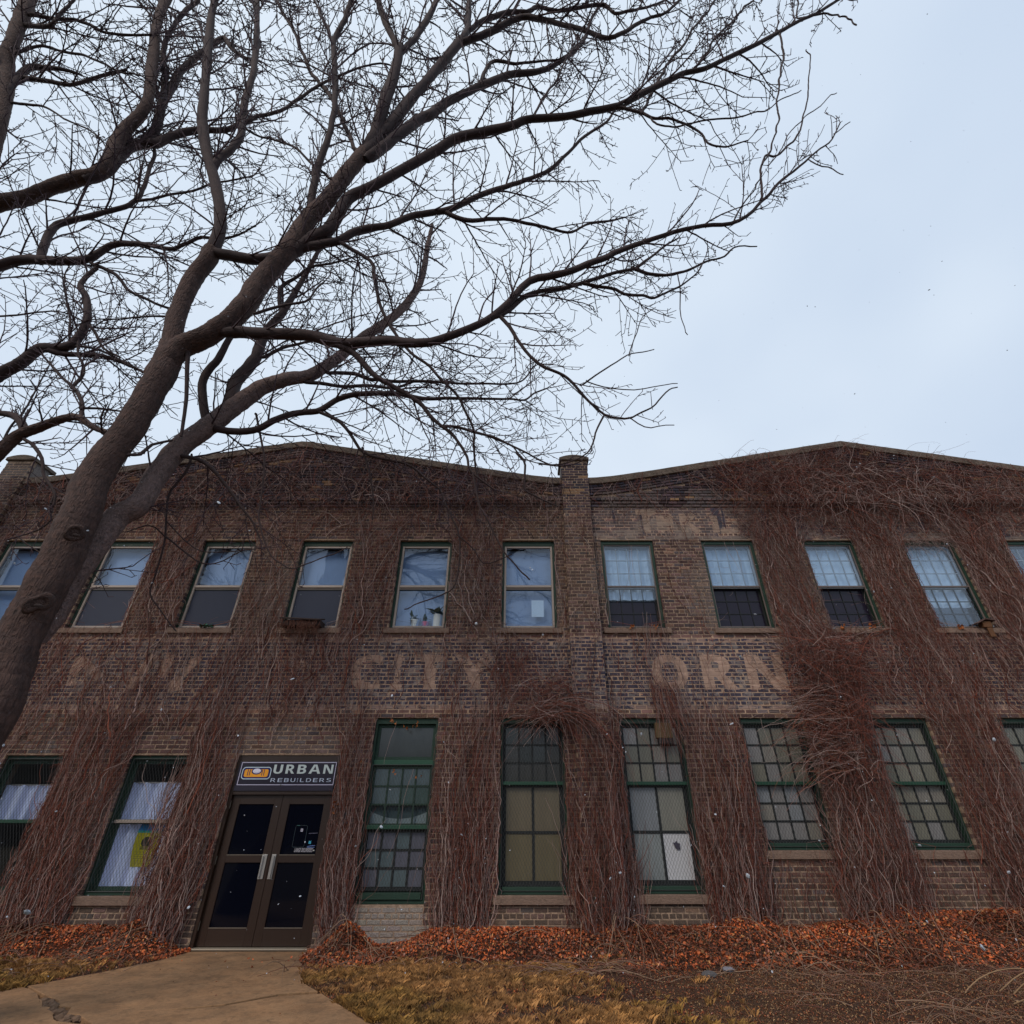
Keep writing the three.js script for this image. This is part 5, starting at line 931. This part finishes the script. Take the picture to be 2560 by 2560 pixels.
// stems that hang free of the wall: an arch by the central pier, the bush right of it
function hang(v, p0, dir, len, droop, r, tone, wig = 0.3) {
  const o = v.t.position, step = 0.07, n = Math.round(len / step), pts = [], d = dir.clone().normalize(), p = p0.clone();
  for (let k = 0; k <= n; k++) { pts.push(V(p.x - o.x, p.y - o.y, Math.max(p.z, 0.03) - o.z)); d.x += (RV() - 0.5) * wig; d.y += (RV() - 0.5) * wig - droop; d.z += (RV() - 0.5) * wig * 0.6; d.normalize(); p.addScaledVector(d, step); if (p.z < 0.05) d.z += 0.2; if (p.z > 0.75) d.z -= 0.2; if (p.y > topAt(p.x) + 0.12) d.y -= 0.5; }
  v.shoots.add(pts, (f) => r * 0.85 * (1 - 0.6 * f), 3, tone ?? pickTone(RV() < 0.45 ? STEM_TONES : RED_TONES));
}
{
  const v5 = vines[5], v7 = vines[7], v6 = vines[6], v8 = vines[8], v4 = vines[4];
  for (let k = 0; k < 330; k++) hang(v5, V(0.1 + RV() * 0.95, H(1.72 + RV() * 0.75), 0.06 + RV() * 0.16), V((RV() - 0.5) * 1.8, RV() - 0.65, 0.5 * RV()), 0.25 + RV() * 0.6, 0.04 + RV() * 0.05, 0.003 + RV() * 0.003, null, 0.5);
  for (let k = 0; k < 90; k++) hang(v5, V(0.15 + RV() * 0.6, H(1.65 + RV() * 0.35), 0.12 + RV() * 0.15), V(0.8 + RV() * 0.5, 0.25 + RV() * 0.4, 0.25 * RV()), 0.8 + RV() * 1.3, 0.075 + RV() * 0.03, 0.0035 + RV() * 0.004, null, 0.26);
  for (let k = 0; k < 26; k++) hang(v5, V(0.35 + RV() * 0.6, H(1.7 + RV() * 0.2), 0.12 + RV() * 0.1), V(-0.6 - RV() * 0.6, 0.1, 0.2 * RV()), 0.4 + RV() * 0.9, 0.06, 0.003 + RV() * 0.003, null, 0.3);
  for (let k = 0; k < 1050; k++) { const y = 0.7 + 2.5 * Math.pow(RV(), 0.8), x = (y > 1.9 ? 5.35 : 5.0) + RV() * 1.15; hang(v7, V(x, H(y), 0.08 + RV() * 0.34), V((RV() - 0.6) * 2.2, RV() - 0.6, 0.5 * RV()), 0.25 + RV() * 0.75, 0.015 + RV() * 0.045, 0.0028 + RV() * 0.0035, RV() < 0.7 ? pickTone(RED_TONES) : null, 0.5); }
  for (let k = 0; k < 120; k++) hang(v7, V(5.4 + RV() * 0.6, H(0.8 + RV() * 1.5), 0.3 + RV() * 0.2), V(-1.2 - RV() * 0.4, RV() * 0.9 - 0.2, 0.15 * RV()), 0.5 + RV() * 0.9, 0.01 + RV() * 0.06, 0.003 + RV() * 0.0035, pickTone([...STEM_TONES, C(0.22, 0.09, 0.05)]), 0.34);
  for (let k = 0; k < 90; k++) hang(v6, V(2.75 + (RV() - 0.5) * 0.5, H(2.2 + RV() * 0.3), 0.06), V((RV() - 0.3) * 0.6, -1, 0.25), 0.6 + RV() * 1.1, 0.03, 0.003 + RV() * 0.003, null, 0.22);
  for (let k = 0; k < 24; k++) hang(v6, V(2.5 + RV() * 0.5, H(3.3 + RV() * 0.6), 0.04), V((RV() - 0.5) * 0.3, -1, 0.05), 0.8 + RV() * 1.4, 0.01, 0.003 + RV() * 0.003, null, 0.2);
  for (let k = 0; k < 150; k++) hang(v8, V(6.9 + RV() * 3.2, H(7.6 - RV() * 1.2), 0.12), V((RV() - 0.5) * 2, (RV() - 0.7), 0.5 * RV()), 0.5 + RV() * 1.3, 0.05, 0.004 + RV() * 0.005, pickTone(STEM_TONES), 0.5);
  for (let k = 0; k < 520; k++) hang(vineAt(5 + k / 90), V(4.9 + RV() * 6, H(7.75 - RV() * 1.6), 0.08), V((RV() - 0.5) * 2, (RV() - 0.6) * 1.4, 0.6 * RV()), 0.3 + RV() * 0.8, 0.05, 0.003 + RV() * 0.004, pickTone(RED_TONES), 0.5);
  for (let k = 0; k < 60; k++) hang(v4, V(-0.5 + RV() * 0.8, H(2.6 + RV() * 0.6), 0.06), V((RV() - 0.3) * 1.2, -0.6, 0.3), 0.5 + RV() * 0.8, 0.05, 0.003 + RV() * 0.003, pickTone(RED_TONES), 0.3);
  // a few loose stems over the glass
  for (const [x, y, l, i] of [[2.45, 5.5, 1.9, 6], [2.5, 5.4, 1.2, 6], [4.6, 5.5, 0.95, 7], [4.8, 5.5, 0.9, 7], [4.5, 1.75, 1.1, 6], [-2.3, 1.7, 0.8, 3], [-1.9, 0.9, 1.5, 3], [-2.4, 0.0, 0.8, 3], [-1.6, -0.2, 0.9, 3], [0.5, 1.2, 1.1, 5], [2.0, 1.5, 1.2, 6], [6.6, 1.6, 0.8, 7]]) hang(vines[i], V(x, H(y), 0.02), V((RV() - 0.5) * 0.4, -1, 0.02), l, 0.0, 0.005, pickTone(STEM_TONES), 0.22);
  for (const [vx, n, o] of [[9, 130, UP[9]], [8, 40, UP[8]], [7, 26, UP[7]], [1, 26, UP[1]], [1, 20, UP[0]], [2, 14, UP[2]]]) for (let k = 0; k < n; k++) hang(vines[Math.min(9, vx)], V(RV() < 0.5 || vx === 9 ? lerp(o[0], o[1], RV()) : RV() < 0.5 ? o[0] : o[1], vx === 9 ? o[3] + 0.05 : lerp(o[2], o[3], RV()), 0.03), V((RV() - 0.5) * 1.6, vx === 9 ? -0.6 : RV() - 0.5, 0.1), 0.15 + RV() * (vx === 9 ? 0.7 : 0.2), 0.02, 0.003, pickTone(STEM_TONES), 0.45);
}
for (const v of vines) { tag(obj('shoots', v.shoots.geo(), vineMat, v.t), null, null, null, 'stuff'); tag(obj('fine_shoots', v.fine.geo(), vineMat, v.t), null, null, null, 'stuff'); }
console.log('vine triangles', vines.reduce((s, v) => s + (v.shoots.i.length + v.fine.i.length) / 3, 0));

// ---------------------------------------------------------------- ground
const inPoly = (x, z, P) => { let c = false; for (let i = 0, j = P.length - 1; i < P.length; j = i++) { const [xi, zi] = P[i], [xj, zj] = P[j]; if ((zi > z) !== (zj > z) && x < (xj - xi) * (z - zi) / (zj - zi) + xi) c = !c; } return c; };
const PATH_L = [[-5.02, 0.02], [-5.14, 0.65], [-5.45, 1.29], [-5.75, 1.81], [-6.0, 2.27]], PATH_R = [[-1.43, 3.43], [-1.93, 2.79], [-2.33, 2.27], [-2.61, 1.91], [-2.82, 1.45], [-2.98, 1.0], [-3.18, 0.55], [-3.24, 0.02]];
const PATH = [...PATH_L, [-7.2, 3.3], [-10, 4.4], [-10, 6.2], [2.6, 6.2], [0.2, 4.9], ...PATH_R];
const heap = (x, z) => { // leaf drift against the wall
  if (x > -5.25 && x < -3.1 && z < 1) return 0;
  const side = x > -3.1 ? smooth(-3.2, -2.5, x) : smooth(-5.1, -5.9, x);
  const h = 0.17 + 0.16 * fbm(x * 0.9 + 40, 3, 61, 2) + 0.16 * [-7.62, -5.7, -2.95, 1.3, 3.6, 5.85].reduce((s, r) => Math.max(s, smooth(0.55, 0.1, Math.abs(x - r))), 0) * fbm(x * 5, 2, 67, 2) + (x > 4.5 ? 0.22 * smooth(4.5, 6.5, x) : 0) + 0.12 * smooth(0.5, 0.0, Math.abs(x + 2.6)) - 0.14 * smooth(0.75, 0.2, Math.abs(x + 2.05));
  const reachZ = 1.0 + (x > 2 ? 0.35 : 0) + (x < -4.5 ? -0.25 : 0) + 0.3 * (fbm(x * 0.8, 9, 71, 2) - 0.5);
  return side * h * smooth(reachZ, 0.06, z) + side * 0.05 * (fbm(x * 3, z * 3, 81, 3) - 0.4) * smooth(1.6, 0.4, z);
};
const lawn = (x, z) => heap(x, z) + 0.035 * (fbm(x * 1.3, z * 1.3, 91, 3) - 0.5) * smooth(0.2, 1, z) - 0.012;
const leafy = (x, z) => { // 0..1, how much of the ground is under fallen leaves
  const edge = 1.0 + 0.5 * (fbm(x * 0.7, 3, 95, 3) - 0.5) + (x > 1.6 ? 0.5 : 0) + (x > -2.8 && x < -1.8 ? 0.2 : 0);
  return Math.max(smooth(edge + 0.35, edge - 0.35, z), 0.6 * smooth(1.2, 4.2, x), 0.72 * smooth(0.5, 0.66, fbm(x * 1.1, z * 1.1, 97, 3)));
};
{
  const soilMap = texture(512, 512, (x, y) => { const n = fbm(x / 8, y / 8, 501, 4, 64), m = fbm(x / 64, y / 64, 511, 3, 8); const k = 0.5 + 0.8 * (n - 0.3) + 0.3 * (m - 0.5); return [Math.min(1, k), k * 0.93, k * 0.85].map((q) => Math.max(0, Math.min(1, q))); });
  // near ground, finely folded
  const x0 = -11, x1 = 11, z0 = -0.05, z1 = 5.2, nx = 440, nz = 105, g = new THREE.PlaneGeometry(x1 - x0, z1 - z0, nx, nz).rotateX(-Math.PI / 2).translate((x0 + x1) / 2, 0, (z0 + z1) / 2), p = g.attributes.position, col = new Float32Array(p.count * 3), u = g.attributes.uv;
  for (let i = 0; i < p.count; i++) {
    const x = p.getX(i), z = p.getZ(i); let y = lawn(x, z); if (inPoly(x, z, PATH)) y = -0.05; p.setY(i, y);
    const l = leafy(x, z), n = fbm(x * 2, z * 2, 521, 3), c = C(lerp(0.15, 0.1, l) * (0.7 + 0.6 * n), lerp(0.07, 0.034, l) * (0.7 + 0.6 * n), lerp(0.026, 0.014, l) * (0.7 + 0.6 * n));
    col.set([c.r, c.g, c.b], i * 3); u.setXY(i, x, z);
  }
  g.setAttribute('color', new THREE.BufferAttribute(col, 3)); g.computeVertexNormals();
  tag(obj('lawn', g, flat(0xffffff, 1, { vertexColors: true, map: sized(soilMap, 1.2), bumpMap: sized(bump, 3), bumpScale: 0.03 })), null, null, null, 'structure');
  const far = new THREE.RingGeometry(0.1, 1500, 64, 6).rotateX(-Math.PI / 2).translate(0, -0.09, 60);
  tag(obj('ground', far, flat(C(0.10, 0.075, 0.04), 1, { map: sized(soilMap, 900) })), null, null, null, 'structure');
  // concrete path in slabs with open joints
  const conc = flat(C(0.44, 0.25, 0.122), 0.9, { map: sized(concreteMap, 0.45), bumpMap: sized(bump, 2), bumpScale: 0.003 });
  const slab = (pts, holes = []) => {
    const s = new THREE.Shape(pts.map(([x, z]) => new THREE.Vector2(x, -z))); for (const h of holes) s.holes.push(new THREE.Path(h.map(([x, z]) => new THREE.Vector2(x, -z))));
    return new THREE.ExtrudeGeometry(s, { depth: 0.08, bevelEnabled: true, bevelSize: 0.006, bevelThickness: 0.006, bevelSegments: 2, curveSegments: 6 }).rotateX(-Math.PI / 2).translate(0, -0.088, 0);
  };
  const R = rng(63), jag = (a, b, n, amp) => Array.from({ length: n + 1 }, (_, i) => [lerp(a[0], b[0], i / n) + (i && i < n ? (R() - 0.5) * amp : 0), lerp(a[1], b[1], i / n) + (i && i < n ? (R() - 0.5) * amp : 0)]);
  const smoothR = new THREE.CatmullRomCurve3([[-0.6, 4.3], ...PATH_R].map(([x, z]) => V(x, 0, z))).getPoints(40).map((q) => [q.x, q.z]);
  const iNotch = smoothR.findIndex(([, z]) => z < 2.33), right = [...smoothR.slice(0, iNotch), [-2.27, 2.36], [-2.75, 2.49], [-3.16, 2.85], [-3.4, 2.93], [-3.7, 3.0], [-3.4, 2.85], [-3.16, 2.75], [-2.75, 2.375], [-2.345, 2.25], ...smoothR.slice(iNotch)];
  const path = new THREE.Group(); path.name = 'path'; scene.add(path); tag(path, null, null, null, 'structure');
  const edge = [[-5.72, 2.13], [-5.5, 2.3], [-5.28, 2.46]], gap = jag([-5.2, 2.52], [-4.37, 3.2], 9, 0.1), tail = [[-4.13, 3.4], [-3.6, 4.0], [-3.3, 4.3]];
  obj('slab', slab([...PATH_L.slice(0, 4), [-5.88, 2.02], ...edge, ...gap, ...tail, ...right]), conc, path);
  const gap2 = jag([-4.52, 3.34], [-5.32, 2.56], 9, 0.09);
  obj('slab_piece', slab([[-6.0, 2.27], [-7.2, 3.3], [-10, 4.4], [-10, 5.2], [-4, 5.2], [-3.36, 4.34], [-3.64, 4.03], [-4.17, 3.43], ...gap2, [-5.53, 2.33], [-5.75, 2.16], [-5.92, 2.06]]), conc, path);
  obj('slab_piece', slab([[-10, 5.215], [-3.9, 5.215], [-3.3, 4.36], [-0.6, 4.32], [0.2, 4.9], [2.6, 6.2], [-10, 6.2]]), conc, path);
  { // broken concrete and dirt in the gap
    const gs = []; for (let k = 0; k < 130; k++) { const f = R(), g = new THREE.DodecahedronGeometry(0.012 + R() * R() * 0.05, 0); const q = g.attributes.position; for (let i = 0; i < q.count; i++) q.setXYZ(i, q.getX(i) * 1.3, q.getY(i) * 0.6, q.getZ(i)); g.rotateY(R() * 6); g.translate(lerp(-5.28, -4.4, f) + (R() - 0.5) * 0.16, -0.035 + R() * 0.02, lerp(2.53, 3.28, f) + (R() - 0.5) * 0.12); gs.push(g); }
    tag(obj('rubble', mergeGeometries(gs), flat(C(0.15, 0.09, 0.055), 0.95)), 'broken concrete crumbs in the crack of the path', 'rubble', null, 'stuff');
  }
}
{ // dead grass
  const R = rng(808), one = () => { const g = []; for (let k = 0; k < 9; k++) { const l = 0.026 + R() * 0.045, a = R() * 6.28, b = 0.3 + R() * 1.2, q = new THREE.BufferGeometry(), w = 0.0042; q.setAttribute('position', new THREE.Float32BufferAttribute([-w, 0, 0, w, 0, 0, w * 0.7, l * 0.55, 0.3 * l * b, -w, 0, 0, w * 0.7, l * 0.55, 0.3 * l * b, 0, l * 0.8, l * b * 0.8], 3)); q.rotateY(a); q.translate((R() - 0.5) * 0.05, 0, (R() - 0.5) * 0.05); q.computeVertexNormals(); g.push(q); } return mergeGeometries(g); };
  const spots = []; for (let k = 0; k < 60000; k++) { const x = -10 + R() * 20, z = 0.5 + R() * 4; if (inPoly(x, z, PATH)) continue; const l = leafy(x, z); if (R() < l * 1.05 + 0.85 * smooth(0.2, 3.2, x + 1.6 * (fbm(x * 1.5, z * 1.5, 605, 3) - 0.5))) continue; if (fbm(x * 2.2, z * 2.2, 601, 3) < 0.47 && R() < 0.85) continue; spots.push([x, z]); }
  const m = new THREE.InstancedMesh(one(), flat(0xffffff, 0.95, { side: THREE.DoubleSide }), spots.length), M = new THREE.Matrix4(), Q = new THREE.Quaternion(), up = V(0, 1, 0), S = V(1, 1, 1);
  spots.forEach(([x, z], i) => { const s = 0.7 + R() * 0.8; M.compose(V(x, lawn(x, z), z), Q.setFromAxisAngle(up, R() * 6.28), S.set(s, s * (0.7 + R() * 0.5), s)); m.setMatrixAt(i, M); const n = fbm(x * 1.4, z * 1.4, 611, 3), gr = smooth(0.5, 0.75, fbm(x * 1.1 + 7, z * 1.1, 621, 3)); const k = 0.5 + R() * R() * 1.2; m.setColorAt(i, C(lerp(0.38, 0.29, gr) * k, lerp(0.185, 0.155, gr) * k, lerp(0.06, 0.038, gr) * k * (0.8 + 0.4 * n))); });
  m.name = 'grass'; m.castShadow = m.receiveShadow = true; scene.add(m); tag(m, 'short tan and olive dead grass on the lawn before the leaf drift', 'grass', null, 'stuff');
}
{ // fallen leaves
  const R = rng(909);
  const leaf = (curl, wide) => { const g = new THREE.PlaneGeometry(1, 1, 4, 2), p = g.attributes.position; for (let i = 0; i < p.count; i++) { const u = p.getX(i) + 0.5, v = p.getY(i); p.setXYZ(i, u - 0.5, v * wide * Math.sin(Math.PI * (0.08 + 0.84 * u)) * (1.15 - 0.4 * u), curl * (Math.cos((u - 0.5) * 3) - 0.6) + Math.abs(v) * curl * 1.2); } g.computeVertexNormals(); return g; };
  const shapes = [leaf(0.25, 0.75), leaf(0.45, 0.6), leaf(-0.3, 0.7), leaf(0.1, 0.9)];
  const mat = new THREE.MeshPhysicalMaterial({ color: 0xffffff, roughness: 0.75, side: THREE.DoubleSide }), sets = shapes.map(() => []);
  const tone = () => { const a = R(), k = 0.45 + R() * 0.7; return a < 0.36 ? C(0.52 * k, 0.122 * k, 0.03 * k) : a < 0.7 ? C(0.36 * k, 0.08 * k, 0.025 * k) : a < 0.86 ? C(0.15 * k, 0.05 * k, 0.027 * k) : a < 0.95 ? C(0.46 * k, 0.21 * k, 0.075 * k) : C(0.42 * k, 0.2 * k, 0.14 * k); };
  for (let k = 0; k < 100000; k++) {
    const x = -10.5 + R() * 21, z = 0.02 + Math.pow(R(), 1.6) * 4; if (inPoly(x, z, PATH) && R() < 0.993) continue; if (x > -5.0 && x < -3.25 && z < 0.5) continue;
    let l = leafy(x, z); if (l < 0.9) l *= 0.55; if (z > 1.2 && x > 2) l *= 0.8; if (R() > l) continue;
    const onHeap = z < 1.3; sets[Math.floor(R() * 4)].push([x, (inPoly(x, z, PATH) ? 0.0 : lawn(x, z)) + 0.004 + (onHeap ? R() * 0.045 : R() * 0.015), z, (0.018 + R() * R() * 0.04) * (z > 1.3 ? 0.62 : 1) * (x > 2.5 && z > 1.2 ? 0.75 : 1), z > 1.15 ? 0.62 : 1]);
  }
  const M = new THREE.Matrix4(), Q = new THREE.Quaternion(), E = new THREE.Euler(), S = V(1, 1, 1), holder = new THREE.Group(); holder.name = 'fallen_leaves'; scene.add(holder); tag(holder, 'drift of curled orange-brown fallen leaves along the foot of the wall', 'leaves', null, 'stuff');
  sets.forEach((list, k) => { const m = new THREE.InstancedMesh(shapes[k], mat, list.length); list.forEach(([x, y, z, s, dim], i) => { E.set(-1.57 + (R() - 0.5) * 2.0, (R() - 0.5) * 1.6, R() * 6.28, 'YXZ'); if (R() < 0.3) E.x = (R() - 0.5) * 1.4; M.compose(V(x, y, z), Q.setFromEuler(E), S.set(s, s, s)); m.setMatrixAt(i, M); m.setColorAt(i, tone().multiplyScalar(dim * (0.55 + 0.9 * smooth(0.32, 0.7, fbm(x * 1.3, z * 2, 641, 3))))); }); m.name = 'leaves'; m.castShadow = m.receiveShadow = true; holder.add(m); tag(m, null, null, null, 'stuff'); });
  { // small crumbled leaves and twig bits all over the ground
    const bits = []; for (let k = 0; k < 120000; k++) { const x = -10 + R() * 20, z = 0.4 + R() * 3.8; if (inPoly(x, z, PATH) && R() < 0.997) continue; const want = Math.min(1, 0.18 + 0.45 * smooth(0.45, 0.62, fbm(x * 1.3, z * 1.3, 651, 3)) + 0.7 * smooth(0.3, 3.0, x)); if (R() > want) continue; bits.push([x, z]); }
    const m = new THREE.InstancedMesh(leaf(0.4, 0.55), mat, bits.length), tones = [C(0.24, 0.105, 0.042), C(0.32, 0.18, 0.08), C(0.15, 0.05, 0.024), C(0.30, 0.09, 0.032), C(0.36, 0.22, 0.11)];
    bits.forEach(([x, z], i) => { const s = 0.008 + R() * R() * 0.02; E.set(-1.57 + (R() - 0.5) * 1.8, (R() - 0.5) * 1.8, R() * 6.28, 'YXZ'); M.compose(V(x, (inPoly(x, z, PATH) ? 0 : lawn(x, z)) + 0.003 + R() * 0.01, z), Q.setFromEuler(E), S.set(s * 1.3, s, s)); m.setMatrixAt(i, M); m.setColorAt(i, tones[Math.floor(R() * 5)].clone().multiplyScalar(0.55 + R() * 0.7)); });
    m.name = 'leaf_crumbs'; m.castShadow = m.receiveShadow = true; holder.add(m); tag(m, null, null, null, 'stuff');
  }
  // a few leaves still hanging
  const gs = []; for (const [x, y, n] of [[-2.35, 1.66, 4], [-2.1, 1.6, 4], [-1.95, 1.62, 3], [-3.15, 0.36, 5], [-3.13, 0.25, 4], [-2.9, 1.0, 2], [-2.2, 0.85, 3], [-1.8, 0.8, 2], [2.3, 3.42, 8], [2.75, 3.42, 6], [6.6, 3.42, 10], [7.2, 3.42, 9], [9.0, 3.42, 12]]) for (let k = 0; k < n; k++) { const g = shapes[k % 4].clone(); g.scale(0.06, 0.06, 0.06); g.rotateX(R() * 3); g.rotateY(R() * 3); g.rotateZ(1.2); g.translate(x + (R() - 0.5) * 0.14, H(y) + (R() - 0.5) * 0.1 + (y > 3.3 ? 0.08 : 0), 0.05 + R() * 0.05); gs.push(g); }
  tag(obj('hanging_leaves', mergeGeometries(gs), new THREE.MeshPhysicalMaterial({ color: C(0.40, 0.13, 0.035), roughness: 0.75, side: THREE.DoubleSide })), 'few orange leaves still caught on the vines and sills', 'leaves', null, 'stuff');
}
{ // fallen sticks
  const R = rng(1212), mat = flat(0xffffff, 0.9, { vertexColors: true });
  const stick = (tb, x, z, a, len, r, arch, tone, forks = 2) => { const pts = [], n = Math.max(4, Math.round(len / 0.09)); let cx = x, cz = z, d = a; for (let k = 0; k <= n; k++) { const f = k / n; pts.push(V(cx, Math.max(lawn(cx, cz) + r, lawn(cx, cz) + 0.01 + arch * Math.sin(Math.PI * Math.min(1, f * 1.05))), cz)); d += (R() - 0.5) * 0.4; cx += Math.cos(d) * len / n; cz += Math.sin(d) * len / n; if (forks && k > 1 && R() < 0.18) stick(tb, cx, cz, d + (R() < 0.5 ? 1 : -1) * (0.4 + R() * 0.6), len * (0.3 + R() * 0.3), r * 0.65, arch * 0.6, tone, forks - 1); } tb.add(pts, (f) => r * (1 - 0.6 * f), 4, tone); };
  const tones = [C(0.2, 0.105, 0.07), C(0.25, 0.145, 0.095), C(0.16, 0.062, 0.04), C(0.27, 0.17, 0.11)], tone = () => tones[Math.floor(R() * 4)].clone().multiplyScalar(0.7 + R() * 0.6);
  const tb1 = new Tubes(true); for (let k = 0; k < 170; k++) { const x = 3.2 + R() * 4.6, z = 0.9 + R() * 2.8; stick(tb1, x, z, R() * 6.28, 0.2 + R() * 0.8, 0.0022 + R() * 0.0035, R() * 0.14, tone()); }
  for (let k = 0; k < 5; k++) stick(tb1, 5.0 + R() * 0.8, 2.2 + R() * 0.8, -0.8 + R() * 2.4, 0.9 + R() * 0.7, 0.008, 0.12 + R() * 0.25, C(0.28, 0.17, 0.09));
  tag(obj('brushwood', tb1.geo(), mat), 'loose tangle of fallen twigs on the ground at lower right', 'twigs', null, 'stuff');
  const tb2 = new Tubes(true); for (let k = 0; k < 46; k++) stick(tb2, 0.75 + (R() - 0.5) * 0.7, 1.38 + (R() - 0.5) * 0.4, (R() - 0.5) * 0.9 + (R() < 0.5 ? Math.PI : 0), 0.25 + R() * 0.7, 0.004 + R() * 0.003, R() * 0.1, tone());
  const pile = obj('stick_pile', tb2.geo(), mat); tag(pile, 'small pile of thin dry sticks on the lawn below the olive-paned window', 'sticks');
  const tb3 = new Tubes(true); for (let k = 0; k < 230; k++) { let x = -9 + R() * 18, z = 0.2 + R() * 1.3; if (x > -5.2 && x < -3) continue; stick(tb3, x, z, R() * 6.28, 0.2 + R() * 0.6, 0.003 + R() * 0.004, R() * 0.09, tone(), 1); }
  for (let k = 0; k < 120; k++) { const x = [-8, -7.6, -5.7, -2.9, -0.9, 1.3, 3.6, 5.8, 8][Math.floor(R() * 9)] + (R() - 0.5) * 1.2; if (x > -5.2 && x < -3.1) continue; stick(tb3, x, 0.1, 1.57 + (R() - 0.5) * 1.6, 0.5 + R() * 0.9, 0.005 + R() * 0.004, 0.1 + R() * 0.15, tone(), 1); }
  tag(obj('fallen_stems', tb3.geo(), mat), 'dry vine stems lying through the leaf drift along the wall', 'stems', null, 'stuff');
  const stoneGeo = (s, sd) => { const g = new THREE.IcosahedronGeometry(1, 3), p = g.attributes.position; for (let i = 0; i < p.count; i++) { const k = 0.8 + 0.4 * vnoise(p.getX(i) * 1.7 + sd, p.getY(i) * 1.7 + p.getZ(i), sd); p.setXYZ(i, p.getX(i) * k * s, p.getY(i) * k * s * 0.42, p.getZ(i) * k * s * 0.75); } g.computeVertexNormals(); return g; };
  const stone = flat(C(0.26, 0.24, 0.24), 0.9, { map: sized(grain, 3), bumpMap: sized(bump, 6), bumpScale: 0.01 });
  tag(obj('stone', stoneGeo(0.1, 3), stone, scene, [2.42, 0.005, 1.5]), 'flat grey stone half buried in leaf litter, the duller of two', 'stone'); tag(obj('stone', stoneGeo(0.075, 8), flat(C(0.55, 0.53, 0.6), 0.85, { map: sized(grain, 3), bumpMap: sized(bump, 6), bumpScale: 0.01 }), scene, [2.72, 0.03, 1.38]), 'small whitish stone half buried in leaf litter, the paler of two', 'stone');
}
{ // falling snow, its backlit shade put into the grey flake colour
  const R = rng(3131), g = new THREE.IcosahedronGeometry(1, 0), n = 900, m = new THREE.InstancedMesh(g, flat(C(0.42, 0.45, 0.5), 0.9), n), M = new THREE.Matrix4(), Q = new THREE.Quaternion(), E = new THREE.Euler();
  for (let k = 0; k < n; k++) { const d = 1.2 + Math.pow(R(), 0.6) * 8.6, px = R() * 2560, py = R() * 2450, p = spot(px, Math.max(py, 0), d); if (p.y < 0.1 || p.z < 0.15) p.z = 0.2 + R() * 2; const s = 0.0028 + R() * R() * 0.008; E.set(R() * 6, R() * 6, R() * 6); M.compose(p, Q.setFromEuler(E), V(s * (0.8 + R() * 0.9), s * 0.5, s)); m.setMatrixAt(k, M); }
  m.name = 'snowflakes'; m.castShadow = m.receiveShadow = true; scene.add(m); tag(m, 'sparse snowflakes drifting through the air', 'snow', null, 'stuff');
}
{ // unseen building added behind the viewer to darken the window reflections
  const t = thing('street_building', 'plain dark building across the street, mirrored in the lower windows', 'building', [0, 0, 52]);
  const dark = flat(C(0.05, 0.04, 0.04), 0.9), s = new THREE.Shape(); s.moveTo(-60, 0); s.lineTo(60, 0); s.lineTo(60, 8.5); s.lineTo(-60, 8.5); s.closePath();
  for (let x = -56; x < 56; x += 6) for (const y of [1.2, 5]) { const h = new THREE.Path(); h.moveTo(x, y); h.lineTo(x, y + 2.2); h.lineTo(x + 2.4, y + 2.2); h.lineTo(x + 2.4, y); h.closePath(); s.holes.push(h); }
  obj('wall', new THREE.ExtrudeGeometry(s, { depth: 0.4, bevelEnabled: false }), dark, t); obj('roof', box(121, 0.4, 14, 0, 8.72, 6.6), dark, t); obj('room', box(119, 8.3, 0.3, 0, 4.2, 3), flat(C(0.02, 0.02, 0.025), 0.8), t);
}
renderer.render(scene, camera);
